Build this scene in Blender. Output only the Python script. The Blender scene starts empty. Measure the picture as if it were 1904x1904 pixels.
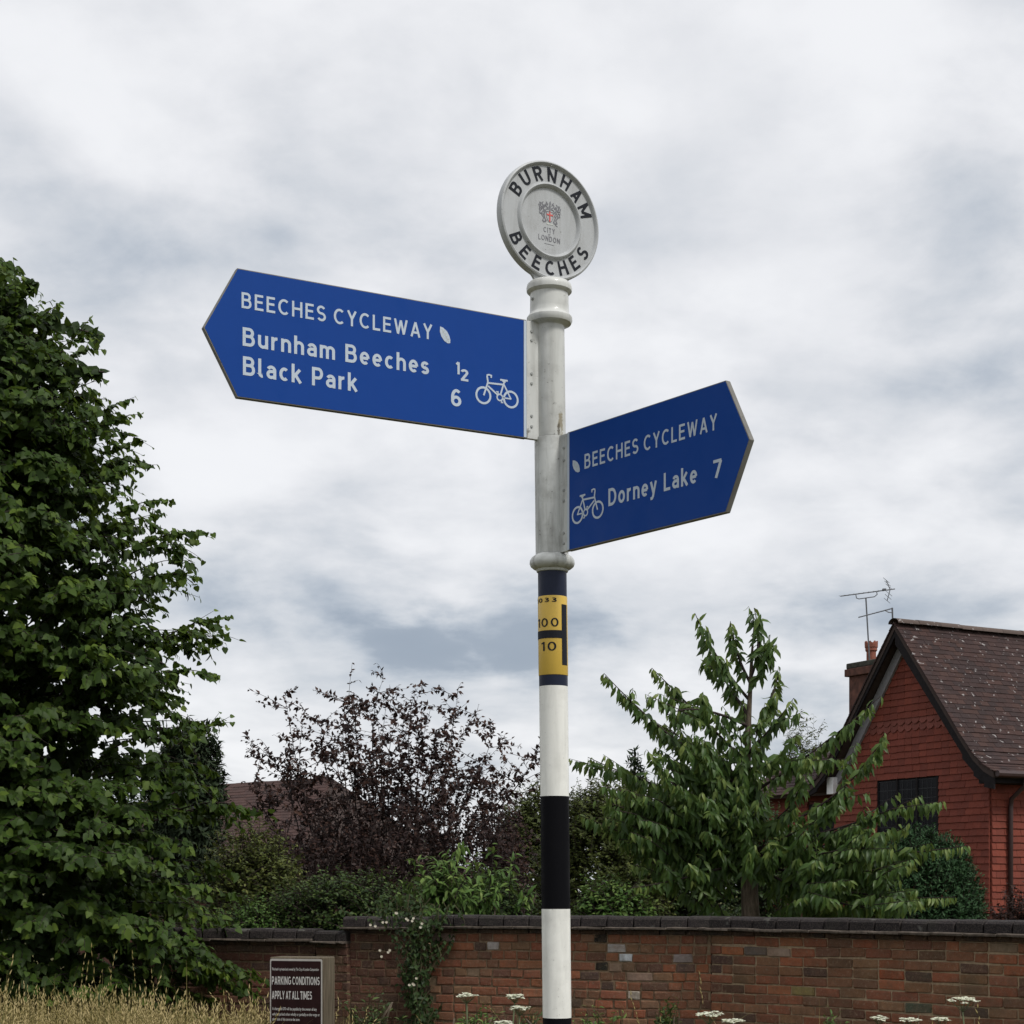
import bpy, bmesh, math, random
import numpy as np
from mathutils import Vector, Matrix

random.seed(7)
rng = np.random.default_rng(7)
R = math.radians
scene = bpy.context.scene
COL = scene.collection

# ------------------------------------------------------------------ camera
F, HZ, CX, EYE = 3200.0, 1655.0, 952.0, 1.6       # focal length and horizon row for a 1904 px frame
cam_d = bpy.data.cameras.new('camera')
cam = bpy.data.objects.new('camera', cam_d); COL.objects.link(cam)
cam.location = (0, 0, EYE); cam.rotation_euler = (R(90), 0, 0)
cam_d.sensor_width = 36.0; cam_d.lens = 36.0*F/1904.0
cam_d.shift_y = (HZ-CX)/1904.0
cam_d.clip_start = 0.1; cam_d.clip_end = 2000
scene.camera = cam

def at(px, py, y):
    return Vector(((px-CX)/F*y, y, EYE+(HZ-py)/F*y))

# ------------------------------------------------------------------ exposure
vs = scene.view_settings
vs.view_transform = 'Standard'; vs.look = 'None'; vs.gamma = 1.0
vs.exposure = 0.75
vs.use_curve_mapping = False

# ------------------------------------------------------------------ world: Nishita behind a full cloud deck
SUN_AZ, SUN_EL = R(132), R(52)                     # clockwise from +Y: to the right of and behind the camera
world = bpy.data.worlds.new('World'); scene.world = world; world.use_nodes = True
wt = world.node_tree; wt.nodes.clear()
def wn(t, **kw):
    n = wt.nodes.new(t)
    for k, v in kw.items(): setattr(n, k, v)
    return n
def wl(a, b): wt.links.new(a, b)
def wmath(op, a, b=None, c=None, clamp=False):
    n = wn('ShaderNodeMath', operation=op, use_clamp=clamp)
    for i, v in enumerate((a, b, c)):
        if v is None: continue
        if isinstance(v, (int, float)): n.inputs[i].default_value = v
        else: wl(v, n.inputs[i])
    return n.outputs[0]
tc = wn('ShaderNodeTexCoord')
sky = wn('ShaderNodeTexSky', sky_type='NISHITA', sun_disc=False, sun_elevation=SUN_EL, sun_rotation=SUN_AZ)
sep = wn('ShaderNodeSeparateXYZ'); wl(tc.outputs['Generated'], sep.inputs[0])
dz = wmath('ADD', wmath('MAXIMUM', sep.outputs[2], 0.0), 0.30)
comb = wn('ShaderNodeCombineXYZ')
wl(wmath('DIVIDE', sep.outputs[0], dz), comb.inputs[0])
wl(wmath('DIVIDE', sep.outputs[1], dz), comb.inputs[1])
comb.inputs[2].default_value = 3.7
def wnoise(scale, det, rough, off, dist=0.3):
    m = wn('ShaderNodeMapping'); m.inputs['Location'].default_value = off
    wl(comb.outputs[0], m.inputs[0])
    n = wn('ShaderNodeTexNoise'); n.inputs['Scale'].default_value = scale
    n.inputs['Detail'].default_value = det; n.inputs['Roughness'].default_value = rough
    n.inputs['Distortion'].default_value = dist
    wl(m.outputs[0], n.inputs['Vector']); return n.outputs[0]
n1 = wnoise(2.9, 4, 0.5, (2.3, 0.4, 0), 0.1)
n2 = wnoise(6.2, 6, 0.52, (5.1, 1.7, 2.0), 0.15)
n3 = wnoise(19.0, 6, 0.6, (1.1, 4.7, 1.0), 0.1)
cl = wmath('ADD', wmath('MULTIPLY', wmath('SUBTRACT', n1, 0.5), 0.52), wmath('MULTIPLY', wmath('SUBTRACT', n2, 0.5), 0.50))
cl = wmath('ADD', cl, wmath('MULTIPLY', wmath('SUBTRACT', n3, 0.5), 0.09))
cl = wmath('ADD', cl, 0.52)
cl = wmath('ADD', cl, wmath('MULTIPLY', wmath('SUBTRACT', sep.outputs[2], 0.22), 0.13))
# a few heavier and brighter cloud banks of the deck, as directions in the sky
def bank(px, py, rad, amt, flat=1.0):
    global cl
    d = (at(px, py, 1.0)-Vector((0, 0, EYE)))
    v = wn('ShaderNodeVectorMath', operation='SUBTRACT')
    wl(tc.outputs['Generated'], v.inputs[0]); v.inputs[1].default_value = d.normalized()
    s = wn('ShaderNodeVectorMath', operation='MULTIPLY'); wl(v.outputs[0], s.inputs[0])
    s.inputs[1].default_value = (1, 1, flat)
    l = wn('ShaderNodeVectorMath', operation='LENGTH'); wl(s.outputs[0], l.inputs[0])
    r = wmath('ADD', l.outputs['Value'], wmath('MULTIPLY', wmath('SUBTRACT', n2, 0.5), rad*1.6))
    mr = wn('ShaderNodeMapRange', interpolation_type='SMOOTHSTEP')
    wl(r, mr.inputs[0]); mr.inputs[1].default_value = rad; mr.inputs[2].default_value = 0.0
    mr.inputs[3].default_value = 0.0; mr.inputs[4].default_value = amt
    cl = wmath('ADD', cl, mr.outputs[0])
bank(920, 1175, 0.080, -0.17, 2.4)
bank(780, 1190, 0.050, -0.07, 2.4)
bank(560, 1050, 0.10, -0.07, 2.6)
bank(1660, 1150, 0.10, -0.09, 2.8)
bank(1500, 1300, 0.08, -0.05, 3.0)
bank(1850, 430, 0.09, -0.10, 1.0)
bank(1790, 40, 0.05, -0.07, 1.0)
bank(1180, 860, 0.06, -0.05, 2.2)
bank(640, 300, 0.10, -0.045, 1.4)
bank(120, 420, 0.08, -0.05, 1.4)
bank(1560, 230, 0.13, 0.07, 1.0)
bank(420, 860, 0.09, 0.07, 1.6)
bank(1250, 980, 0.10, 0.06, 1.8)
bank(1000, 130, 0.12, 0.05, 1.2)
bank(560, 1290, 0.07, 0.07, 2.5)
bank(1600, 600, 0.08, 0.05, 1.2)
ramp = wn('ShaderNodeValToRGB'); wl(cl, ramp.inputs[0])
cr = ramp.color_ramp; cr.interpolation = 'B_SPLINE'
cr.elements[0].position = 0.27; cr.elements[0].color = (0.34, 0.395, 0.475, 1)
cr.elements[1].position = 0.64; cr.elements[1].color = (0.95, 0.955, 0.975, 1)
for p, c in ((0.36, (0.49, 0.54, 0.61, 1)), (0.44, (0.65, 0.68, 0.725, 1)), (0.53, (0.80, 0.81, 0.84, 1))):
    e = cr.elements.new(p); e.color = c
gain = wn('ShaderNodeVectorMath', operation='SCALE'); wl(ramp.outputs[0], gain.inputs[0]); gain.inputs['Scale'].default_value = 5.85
mixw = wn('ShaderNodeMix', data_type='RGBA'); mixw.inputs[0].default_value = 0.95
wl(sky.outputs[0], mixw.inputs[6]); wl(gain.outputs[0], mixw.inputs[7])
bg = wn('ShaderNodeBackground'); bg.inputs['Strength'].default_value = 0.1
wl(mixw.outputs[2], bg.inputs[0])
wo = wn('ShaderNodeOutputWorld'); wl(bg.outputs[0], wo.inputs[0])

sun_d = bpy.data.lights.new('sun', 'SUN'); sun_d.energy = 1.5; sun_d.angle = R(14); sun_d.color = (1.0, 0.965, 0.91)
sun = bpy.data.objects.new('sun', sun_d); COL.objects.link(sun)
sd = Vector((math.sin(SUN_AZ)*math.cos(SUN_EL), math.cos(SUN_AZ)*math.cos(SUN_EL), math.sin(SUN_EL)))
sun.rotation_euler = sd.to_track_quat('Z', 'Y').to_euler(); sun.location = sd*60

# ------------------------------------------------------------------ object helpers
def tag(o, label=None, cat=None, group=None, kind=None):
    if label: o['label'] = label
    if cat: o['category'] = cat
    if group: o['group'] = group
    if kind: o['kind'] = kind
    return o
def link(name, me, mat=None, parent=None, mw=None):
    o = bpy.data.objects.new(name, me); COL.objects.link(o)
    if mat is not None and me is not None and not me.materials: me.materials.append(mat)
    if mw is not None: o.matrix_world = mw
    if parent is not None:
        o.parent = parent
        if parent.type == 'EMPTY': o.matrix_parent_inverse = Matrix.Translation(parent.location).inverted()
    return o
def empty(name, loc, label, cat, group=None):
    o = bpy.data.objects.new(name, None); COL.objects.link(o)
    o.location = loc; o.empty_display_size = 0.1
    return tag(o, label, cat, group)
def mesh_from(name, verts, faces, smooth=False):
    me = bpy.data.meshes.new(name); me.from_pydata([tuple(v) for v in verts], [], faces); me.update()
    if smooth:
        for p in me.polygons: p.use_smooth = True
    return me
def np_tris(name, V, T, tint=None, smooth=False):
    me = bpy.data.meshes.new(name)
    nv, nt = len(V), len(T)
    me.vertices.add(nv); me.vertices.foreach_set('co', np.ascontiguousarray(V, dtype=np.float32).ravel())
    me.loops.add(nt*3); me.loops.foreach_set('vertex_index', np.ascontiguousarray(T, dtype=np.int32).ravel())
    me.polygons.add(nt); me.polygons.foreach_set('loop_start', np.arange(0, nt*3, 3, dtype=np.int32))
    try: me.polygons.foreach_set('loop_total', np.full(nt, 3, dtype=np.int32))
    except Exception: pass
    if smooth: me.polygons.foreach_set('use_smooth', np.ones(nt, dtype=bool))
    if tint is not None:
        a = me.attributes.new('tint', 'FLOAT', 'POINT'); a.data.foreach_set('value', np.ascontiguousarray(tint, dtype=np.float32))
    me.update(); me.validate()
    return me
class MB:
    """collects simple shapes into one mesh"""
    def __init__(s): s.v = []; s.f = []
    def add(s, v, f):
        b = len(s.v); s.v += [Vector(x) for x in v]; s.f += [tuple(i+b for i in q) for q in f]
    def frame_box(s, o, ax, ay, az, x0, x1, y0, y1, z0, z1):
        P = [o+ax*x+ay*y+az*z for z in (z0, z1) for y in (y0, y1) for x in (x0, x1)]
        s.add(P, [(0, 2, 3, 1), (4, 5, 7, 6), (0, 1, 5, 4), (2, 6, 7, 3), (0, 4, 6, 2), (1, 3, 7, 5)])
    def box(s, x0, x1, y0, y1, z0, z1):
        s.frame_box(Vector((0, 0, 0)), Vector((1, 0, 0)), Vector((0, 1, 0)), Vector((0, 0, 1)), x0, x1, y0, y1, z0, z1)
    def tube(s, pts, rad, n=6, cap=True):
        pts = [Vector(p) for p in pts]
        rr = rad if isinstance(rad, (list, tuple)) else [rad]*len(pts)
        rings = []; ref = None
        for i, p in enumerate(pts):
            t = (pts[min(i+1, len(pts)-1)]-pts[max(i-1, 0)]).normalized()
            if ref is None: ref = t.orthogonal().normalized()
            a = (ref-t*ref.dot(t)).normalized(); b = t.cross(a); ref = a
            rings.append([p+(a*math.cos(2*math.pi*k/n)+b*math.sin(2*math.pi*k/n))*rr[i] for k in range(n)])
        b0 = len(s.v)
        for r_ in rings: s.v += r_
        for i in range(len(rings)-1):
            for k in range(n):
                a, b = b0+i*n+k, b0+i*n+(k+1) % n
                s.f.append((a, b, b+n, a+n))
        if cap:
            s.f.append(tuple(b0+k for k in reversed(range(n)))); e = b0+(len(rings)-1)*n
            s.f.append(tuple(e+k for k in range(n)))
    def prism(s, poly, h):
        """poly: list of Vectors, extruded by vector h"""
        n = len(poly); P = list(poly)+[p+h for p in poly]
        s.add(P, [tuple(range(n))[::-1], tuple(range(n, 2*n))]+[(i, (i+1) % n, (i+1) % n+n, i+n) for i in range(n)])
    def build(s, name, mat, parent=None, smooth=False, bevel=0.0, angle=None):
        me = mesh_from(name, s.v, s.f, False)
        bm = bmesh.new(); bm.from_mesh(me)
        bmesh.ops.recalc_face_normals(bm, faces=bm.faces)
        if bevel > 0:
            bmesh.ops.bevel(bm, geom=[e for e in bm.edges if e.is_manifold and e.calc_face_angle(0) > 0.6], offset=bevel, segments=2, affect='EDGES', profile=0.5, clamp_overlap=True)
        bm.to_mesh(me); bm.free()
        if smooth:
            for p in me.polygons: p.use_smooth = True
            if angle:
                try: me.set_sharp_from_angle(angle=angle)
                except Exception: pass
        return link(name, me, mat, parent)

# ------------------------------------------------------------------ material helpers
def new_mat(name):
    m = bpy.data.materials.new(name); m.use_nodes = True
    nt = m.node_tree; nt.nodes.clear()
    out = nt.nodes.new('ShaderNodeOutputMaterial')
    return m, nt, out
class G:
    def __init__(s, nt): s.nt = nt
    def n(s, t, **kw):
        x = s.nt.nodes.new(t)
        for k, v in kw.items(): setattr(x, k, v)
        return x
    def put(s, sock, v):
        if v is None: return
        if hasattr(v, 'is_output') or isinstance(v, bpy.types.NodeSocket): s.nt.links.new(v, sock)
        else: sock.default_value = v
    def noise(s, vec, scale, det=4, rough=0.55, dist=0.0, loc=None, scl=None):
        if loc or scl:
            m = s.n('ShaderNodeMapping'); s.put(m.inputs[0], vec)
            if loc: m.inputs['Location'].default_value = loc
            if scl: m.inputs['Scale'].default_value = scl
            vec = m.outputs[0]
        x = s.n('ShaderNodeTexNoise'); s.put(x.inputs['Vector'], vec)
        x.inputs['Scale'].default_value = scale; x.inputs['Detail'].default_value = det
        x.inputs['Roughness'].default_value = rough; x.inputs['Distortion'].default_value = dist
        return x.outputs[0]
    def math(s, op, a, b=None, clamp=False):
        x = s.n('ShaderNodeMath', operation=op, use_clamp=clamp); s.put(x.inputs[0], a); s.put(x.inputs[1], b); return x.outputs[0]
    def rng(s, v, a, b, c=0.0, d=1.0):
        x = s.n('ShaderNodeMapRange'); s.put(x.inputs[0], v)
        for i, q in enumerate((a, b, c, d)): x.inputs[i+1].default_value = q
        return x.outputs[0]
    def mix(s, fac, a, b, mode='MIX'):
        x = s.n('ShaderNodeMix', data_type='RGBA', blend_type=mode); s.put(x.inputs[0], fac)
        s.put(x.inputs[6], (*a, 1) if isinstance(a, tuple) and len(a) == 3 else a)
        s.put(x.inputs[7], (*b, 1) if isinstance(b, tuple) and len(b) == 3 else b)
        return x.outputs[2]
    def ramp(s, v, stops):
        x = s.n('ShaderNodeValToRGB'); s.put(x.inputs[0], v); cr = x.color_ramp
        cr.elements[0].position, cr.elements[0].color = stops[0][0], (*stops[0][1], 1)
        cr.elements[1].position, cr.elements[1].color = stops[-1][0], (*stops[-1][1], 1)
        for p, c in stops[1:-1]:
            e = cr.elements.new(p); e.color = (*c, 1)
        return x.outputs[0]
    def bump(s, h, strength=0.3, dist=0.01):
        x = s.n('ShaderNodeBump'); x.inputs['Strength'].default_value = strength; x.inputs['Distance'].default_value = dist
        s.put(x.inputs['Height'], h); return x.outputs[0]
    def pbsdf(s, col, rough=0.6, spec=0.4, nor=None, metal=0.0, coat=0.0):
        p = s.n('ShaderNodeBsdfPrincipled')
        s.put(p.inputs['Base Color'], (*col, 1) if isinstance(col, tuple) and len(col) == 3 else col)
        s.put(p.inputs['Roughness'], rough); s.put(p.inputs['Specular IOR Level'], spec); s.put(p.inputs['Metallic'], metal)
        s.put(p.inputs['Coat Weight'], coat)
        if nor is not None: s.put(p.inputs['Normal'], nor)
        return p.outputs[0]
def geo_pos(g): return g.n('ShaderNodeNewGeometry').outputs['Position']

def mat_simple(name, col, rough=0.6, spec=0.4, metal=0.0, var=0.12, scale=20.0, coat=0.0, bump=0.0):
    m, nt, out = new_mat(name); g = G(nt); P = geo_pos(g)
    n = g.noise(P, scale, 5)
    c = g.mix(g.rng(n, 0.3, 0.7), tuple(x*(1-var) for x in col), tuple(min(1, x*(1+var)) for x in col))
    nor = g.bump(n, bump, 0.005) if bump else None
    nt.links.new(g.pbsdf(c, rough, spec, nor, metal, coat), out.inputs[0]); return m

def mat_paint(name, col, grime=0.5, rough=0.42, coat=0.15, rust=0.0, dirt=(0.16, 0.155, 0.14), spec=0.35, streak=(0.45, 0.85), patch=None):
    """weathered gloss paint: soft streaks, specks and a little bloom"""
    m, nt, out = new_mat(name); g = G(nt); P = geo_pos(g)
    st = g.noise(P, 1.0, 5, 0.6, 0.2, scl=(38, 38, 5))
    bl = g.noise(P, 14, 6, 0.6)
    sp = g.noise(P, 120, 3, 0.6)
    c = g.mix(g.math('MULTIPLY', g.rng(st, *streak), min(0.8, 0.45*grime)), col, dirt)
    c = g.mix(g.math('MULTIPLY', g.rng(bl, 0.5, 0.85), 0.45*grime), c, dirt)
    spk = g.math('MULTIPLY', g.rng(sp, 0.66, 0.73), g.rng(bl, 0.42, 0.62))
    c = g.mix(g.math('MULTIPLY', spk, min(1, 0.9*grime)), c, (0.06, 0.055, 0.045))
    if rust:
        rs = g.rng(g.noise(P, 9, 6, 0.65, loc=(3, 1, 2)), 0.66, 0.74)
        c = g.mix(g.math('MULTIPLY', rs, rust), c, (0.16, 0.11, 0.06))
    if patch:                                # lichen stain with a ragged outline of its own
        for (cx_, cy_, cz_), (rx_, rz_), col_ in patch:
            v = g.n('ShaderNodeVectorMath', operation='SUBTRACT'); g.put(v.inputs[0], P); v.inputs[1].default_value = (cx_, cy_, cz_)
            v2 = g.n('ShaderNodeVectorMath', operation='MULTIPLY'); g.put(v2.inputs[0], v.outputs[0]); v2.inputs[1].default_value = (1/rx_, 1/rx_, 1/rz_)
            l_ = g.n('ShaderNodeVectorMath', operation='LENGTH'); g.put(l_.inputs[0], v2.outputs[0])
            e_ = g.math('ADD', l_.outputs['Value'], g.math('MULTIPLY', g.math('SUBTRACT', g.noise(P, 55, 5, 0.7), 0.5), 2.6))
            c = g.mix(g.rng(e_, 0.95, 0.55, 0.0, 0.8), c, col_)
    ro = g.rng(bl, 0.3, 0.7, rough-0.07, rough+0.18)
    nt.links.new(g.pbsdf(c, ro, spec, g.bump(bl, 0.08, 0.003), 0, coat), out.inputs[0]); return m

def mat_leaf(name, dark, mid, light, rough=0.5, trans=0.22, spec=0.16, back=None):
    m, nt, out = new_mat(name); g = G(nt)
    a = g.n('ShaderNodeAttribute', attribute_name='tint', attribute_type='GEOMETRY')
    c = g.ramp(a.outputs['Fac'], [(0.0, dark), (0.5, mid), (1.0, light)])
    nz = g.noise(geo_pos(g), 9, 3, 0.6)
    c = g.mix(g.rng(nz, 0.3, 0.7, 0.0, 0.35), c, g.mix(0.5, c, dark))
    p = g.pbsdf(c, rough, spec)
    t = g.n('ShaderNodeBsdfTranslucent')
    g.put(t.inputs[0], g.mix(0.5, c, light))
    mx = g.n('ShaderNodeMixShader'); mx.inputs[0].default_value = trans
    nt.links.new(p, mx.inputs[1]); nt.links.new(t.outputs[0], mx.inputs[2])
    nt.links.new(mx.outputs[0], out.inputs[0]); return m

def mat_piece(name, rough=0.85, lichen=0.0, lichen_col=(0.55, 0.56, 0.5), bump=0.5, mot=0.35, attr=False, base=None, moss=0.0, lscale=7.0, weather=0.0):
    """bricks and tiles: colour from the object's own colour (or its tint), mottled"""
    m, nt, out = new_mat(name); g = G(nt); P = geo_pos(g)
    if attr:
        a = g.n('ShaderNodeAttribute', attribute_name='tint', attribute_type='GEOMETRY')
        c = g.ramp(a.outputs['Fac'], base)
    else:
        c = g.n('ShaderNodeObjectInfo').outputs['Color']
    n = g.noise(P, 28, 6, 0.65); n2 = g.noise(P, 110, 4, 0.6); n3 = g.noise(P, 3.0, 5, 0.6)
    if weather:
        nb_ = g.noise(P, 5.5, 6, 0.7, 0.4, loc=(1, 7, 3))
        c = g.mix(g.rng(nb_, 0.42, 0.72, 0, weather), c, (0.150, 0.080, 0.046))
        nw = g.noise(P, 42, 4, 0.7, loc=(9, 2, 3))
        c = g.mix(g.math('MULTIPLY', g.rng(nw, 0.56, 0.68), weather*0.8), c, (0.29, 0.205, 0.135))
    c = g.mix(g.rng(n, 0.35, 0.75, 0, mot), c, g.mix(1.0, c, (0.35, 0.33, 0.33), 'MULTIPLY'))
    c = g.mix(g.rng(n2, 0.45, 0.75, 0, mot*0.8), c, g.mix(0.4, c, (0.36, 0.30, 0.25)))
    if moss: c = g.mix(g.math('MULTIPLY', g.rng(n3, 0.5, 0.7), moss), c, (0.05, 0.055, 0.035))
    if lichen:
        v = g.noise(P, lscale, 2, 0.5, loc=(5, 3, 1))
        f = g.math('MULTIPLY', g.rng(v, 0.66, 0.70), lichen)
        c = g.mix(f, c, lichen_col)
    nt.links.new(g.pbsdf(c, rough, 0.25, g.bump(g.math('ADD', n, n2), bump, 0.006)), out.inputs[0]); return m

M = {}
M['white'] = mat_paint('white_paint', (0.57, 0.58, 0.56), 1.0, rust=0.4, patch=[((0.142, 4.885, 2.925), (0.013, 0.045), (0.23, 0.19, 0.11)), ((0.134, 4.883, 2.905), (0.006, 0.02), (0.07, 0.06, 0.04)), ((0.048, 4.87, 2.895), (0.012, 0.03), (0.10, 0.09, 0.07))])
M['white_old'] = mat_paint('old_white_paint', (0.50, 0.515, 0.50), 1.6, rust=0.6, streak=(0.47, 0.70), patch=[((0.150, 4.882, 2.87), (0.012, 0.05), (0.06, 0.055, 0.045)), ((0.150, 4.882, 2.56), (0.012, 0.03), (0.05, 0.045, 0.04))])
M['white_ring'] = mat_paint('ring_white_paint', (0.42, 0.435, 0.445), 0.9)
M['white_clean'] = mat_paint('band_white_paint', (0.80, 0.80, 0.76), 0.6)
M['black'] = mat_paint('black_paint', (0.0045, 0.0045, 0.006), 0.10, 0.5, 0.0, dirt=(0.02, 0.02, 0.02), spec=0.05)
M['navy'] = mat_paint('navy_paint', (0.012, 0.017, 0.038), 0.12, 0.4, 0.0, dirt=(0.03, 0.03, 0.04), spec=0.2)
M['letter_black'] = mat_simple('letter_black', (0.013, 0.015, 0.021), 0.6, 0.15)
M['yellow'] = mat_paint('hydrant_yellow', (0.60, 0.40, 0.065), 0.3, 0.4, 0.1, dirt=(0.25, 0.17, 0.04))
M['blue'] = mat_paint('sign_blue', (0.0065, 0.050, 0.255), 0.10, 0.5, 0.0, dirt=(0.012, 0.03, 0.09), spec=0.10)
M['sign_white'] = mat_simple('sign_white', (0.46, 0.53, 0.61), 0.5, var=0.05)
M['leaf_grey'] = mat_simple('symbol_grey', (0.50, 0.53, 0.50), 0.6, var=0.3, scale=160)
M['edge'] = mat_paint('sign_edge', (0.17, 0.165, 0.15), 1.3, 0.6, 0.0, 0.8, dirt=(0.07, 0.06, 0.05))
M['red'] = mat_simple('crest_red', (0.55, 0.10, 0.09), 0.5)
M['crest_grey'] = mat_simple('crest_grey', (0.16, 0.16, 0.18), 0.5)
M['steel'] = mat_simple('steel', (0.30, 0.31, 0.30), 0.6, 0.3, 0.0)
M['wood'] = None
M['ground'] = None

# ------------------------------------------------------------------ stroke lettering
def arc(cx, cy, rx, ry, a0, a1, n=None):
    n = n or max(4, int(abs(a1-a0)/11))
    return [(cx+rx*math.cos(R(a0+(a1-a0)*i/n)), cy+ry*math.sin(R(a0+(a1-a0)*i/n))) for i in range(n+1)]
def glyphs(w):
    h = w/2; x = 0.72; g = {}
    st = lambda X, a=0.0, b=1.0: [(X, a), (X, b)]
    ub = lambda xr, y0, y1, xs=0.36: [(h, y1)]+arc(xs, (y0+y1)/2, xr-xs, (y1-y0)/2, 90, -90)+[(h, y0)]
    g['B'] = (0.66, [st(h), ub(0.53, 0.535, 1-h), ub(0.575, h, 0.535, 0.38)])
    g['E'] = (0.575, [st(h), [(h, 1-h), (0.56, 1-h)], [(h, 0.53), (0.52, 0.53)], [(h, h), (0.575, h)]])
    g['C'] = (0.72, [arc(0.40, 0.5, 0.40-h, 0.5-h, 48, 312)])
    g['G'] = (0.78, [arc(0.40, 0.5, 0.40-h, 0.5-h, 48, 330), [(0.44, 0.47), (0.78, 0.47)], [(0.78-h, 0.5), (0.78-h, 0.1)]])
    g['H'] = (0.70, [st(h), st(0.70-h), [(h, 0.53), (0.70-h, 0.53)]])
    r = (0.5-h)/2
    g['S'] = (0.60, [arc(0.30, 1-h-r, 0.30-h, r, 28, 270)+arc(0.31, h+r, 0.31-h, r, 90, -152)])
    g['Y'] = (0.66, [[(0.06, 1), (0.33, 0.47)], [(0.60, 1), (0.33, 0.47)], st(0.33, 0, 0.5)])
    g['L'] = (0.53, [[(h, 1), (h, h), (0.53, h)]])
    g['W'] = (0.98, [[(0.07, 1), (0.28, 0.05)], [(0.28, 0.02), (0.49, 0.93)], [(0.49, 0.93), (0.70, 0.02)], [(0.70, 0.05), (0.91, 1)]])
    g['A'] = (0.72, [[(0.07, 0), (0.36, 0.97)], [(0.65, 0), (0.36, 0.97)], [(0.16, 0.29), (0.56, 0.29)]])
    g['U'] = (0.68, [[(h, 1)]+arc(0.34, 0.34, 0.34-h, 0.34-h, 180, 360)+[(0.68-h, 1)]])
    g['R'] = (0.66, [st(h), ub(0.56, 0.48, 1-h), [(0.34, 0.48), (0.60, 0)]])
    g['N'] = (0.72, [st(h), st(0.72-h), [(h, 0.95), (0.72-h, 0.05)]])
    g['M'] = (0.86, [st(h), st(0.86-h), [(h, 0.95), (0.43, 0.22)], [(0.86-h, 0.95), (0.43, 0.22)]])
    g['P'] = (0.62, [st(h), ub(0.54, 0.43, 1-h)])
    g['D'] = (0.70, [st(h), [(h, 1-h)]+arc(0.30, 0.5, 0.40-h, 0.5-h, 90, -90)+[(h, h)]])
    g['K'] = (0.66, [st(h), [(h, 0.38), (0.58, 1)], [(0.24, 0.55), (0.60, 0)]])
    g['I'] = (w, [st(h)])
    g['T'] = (0.62, [[(0, 1-h), (0.62, 1-h)], st(0.31)])
    g['O'] = (0.80, [arc(0.40, 0.5, 0.40-h, 0.5-h, 0, 360)])
    g['F'] = (0.56, [st(h), [(h, 1-h), (0.56, 1-h)], [(h, 0.53), (0.50, 0.53)]])
    # lower case, x height 0.72
    ar = lambda x0, x1: [(x0, 0.30)]+arc((x0+x1)/2, x-h-(x1-x0)/2, (x1-x0)/2, (x1-x0)/2, 180, 0)+[(x1, 0)]
    g['u'] = (0.55, [[(h, x)]+arc(0.275, 0.275, 0.275-h, 0.275-h, 180, 360)+[(0.55-h, 0.4)], st(0.55-h, 0, x)])
    g['n'] = (0.55, [st(h, 0, x), ar(h, 0.55-h)])
    g['h'] = (0.55, [st(h), ar(h, 0.55-h)])
    g['m'] = (0.86, [st(h, 0, x), ar(h, 0.43), ar(0.43, 0.86-h)])
    g['r'] = (0.37, [st(h, 0, x), [(h, 0.34)]+arc(0.30, 0.42, 0.30-h, x-h-0.42, 180, 80)])
    g['a'] = (0.54, [[(0.54-h, 0)]+[(0.54-h, 0.40)]+arc(0.27, x-h-0.19, 0.27-h, 0.19, 0, 155), [(0.54-h, 0.40)]+arc(0.25, h+0.16, 0.25-h, 0.16, 90, 270)+[(0.54-h, 0.13)]])
    g['e'] = (0.56, [[(h, x/2+0.0), (0.56-h, x/2+0.0)]]+[arc(0.28, x/2, 0.28-h, x/2-h, 0, 312)])
    g['c'] = (0.51, [arc(0.28, x/2, 0.28-h, x/2-h, 50, 310)])
    r2 = (x/2-h)/2
    g['s'] = (0.48, [arc(0.24, x-h-r2, 0.24-h, r2, 25, 270)+arc(0.24, h+r2, 0.24-h, r2, 90, -155)])
    g['l'] = (0.28, [[(h, 1)]+[(h, 0.22)]+arc(h+0.13, 0.22, 0.13, 0.22-h, 180, 285)])
    g['k'] = (0.55, [st(h), [(h, 0.26), (0.46, x)], [(0.22, 0.40), (0.50, 0)]])
    g['o'] = (0.58, [arc(0.29, x/2, 0.29-h, x/2-h, 0, 360)])
    g['y'] = (0.54, [[(0.06, x), (0.28, 0.06)], [(0.48, x), (0.24, -0.10), (0.17, -0.2), (0.03, -0.22)]])
    # digits
    g['1'] = (0.30, [st(0.30-h), [(0.02, 0.80), (0.30-h, 0.98)]])
    g['2'] = (0.58, [arc(0.29, 0.72, 0.29-h, 0.28-h, 165, -20)+[(h*1.2, h)], [(h*0.3, h), (0.58, h)]])
    g['6'] = (0.60, [arc(0.30, 0.31, 0.30-h, 0.31-h, 0, 360), [(h, 0.33)]+arc(0.32, 0.52, 0.32-h, 0.48-h, 180, 48)])
    g['7'] = (0.56, [[(0, 1-h), (0.53, 1-h)], [(0.50, 1-h), (0.18, 0)]])
    g['0'] = (0.60, [arc(0.30, 0.5, 0.30-h, 0.5-h, 0, 360)])
    g['3'] = (0.56, [arc(0.27, 0.74, 0.25-h, 0.26-h, 150, -90)+arc(0.27, 0.28, 0.28-h, 0.28-h, 90, -155)])
    return g
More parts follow.
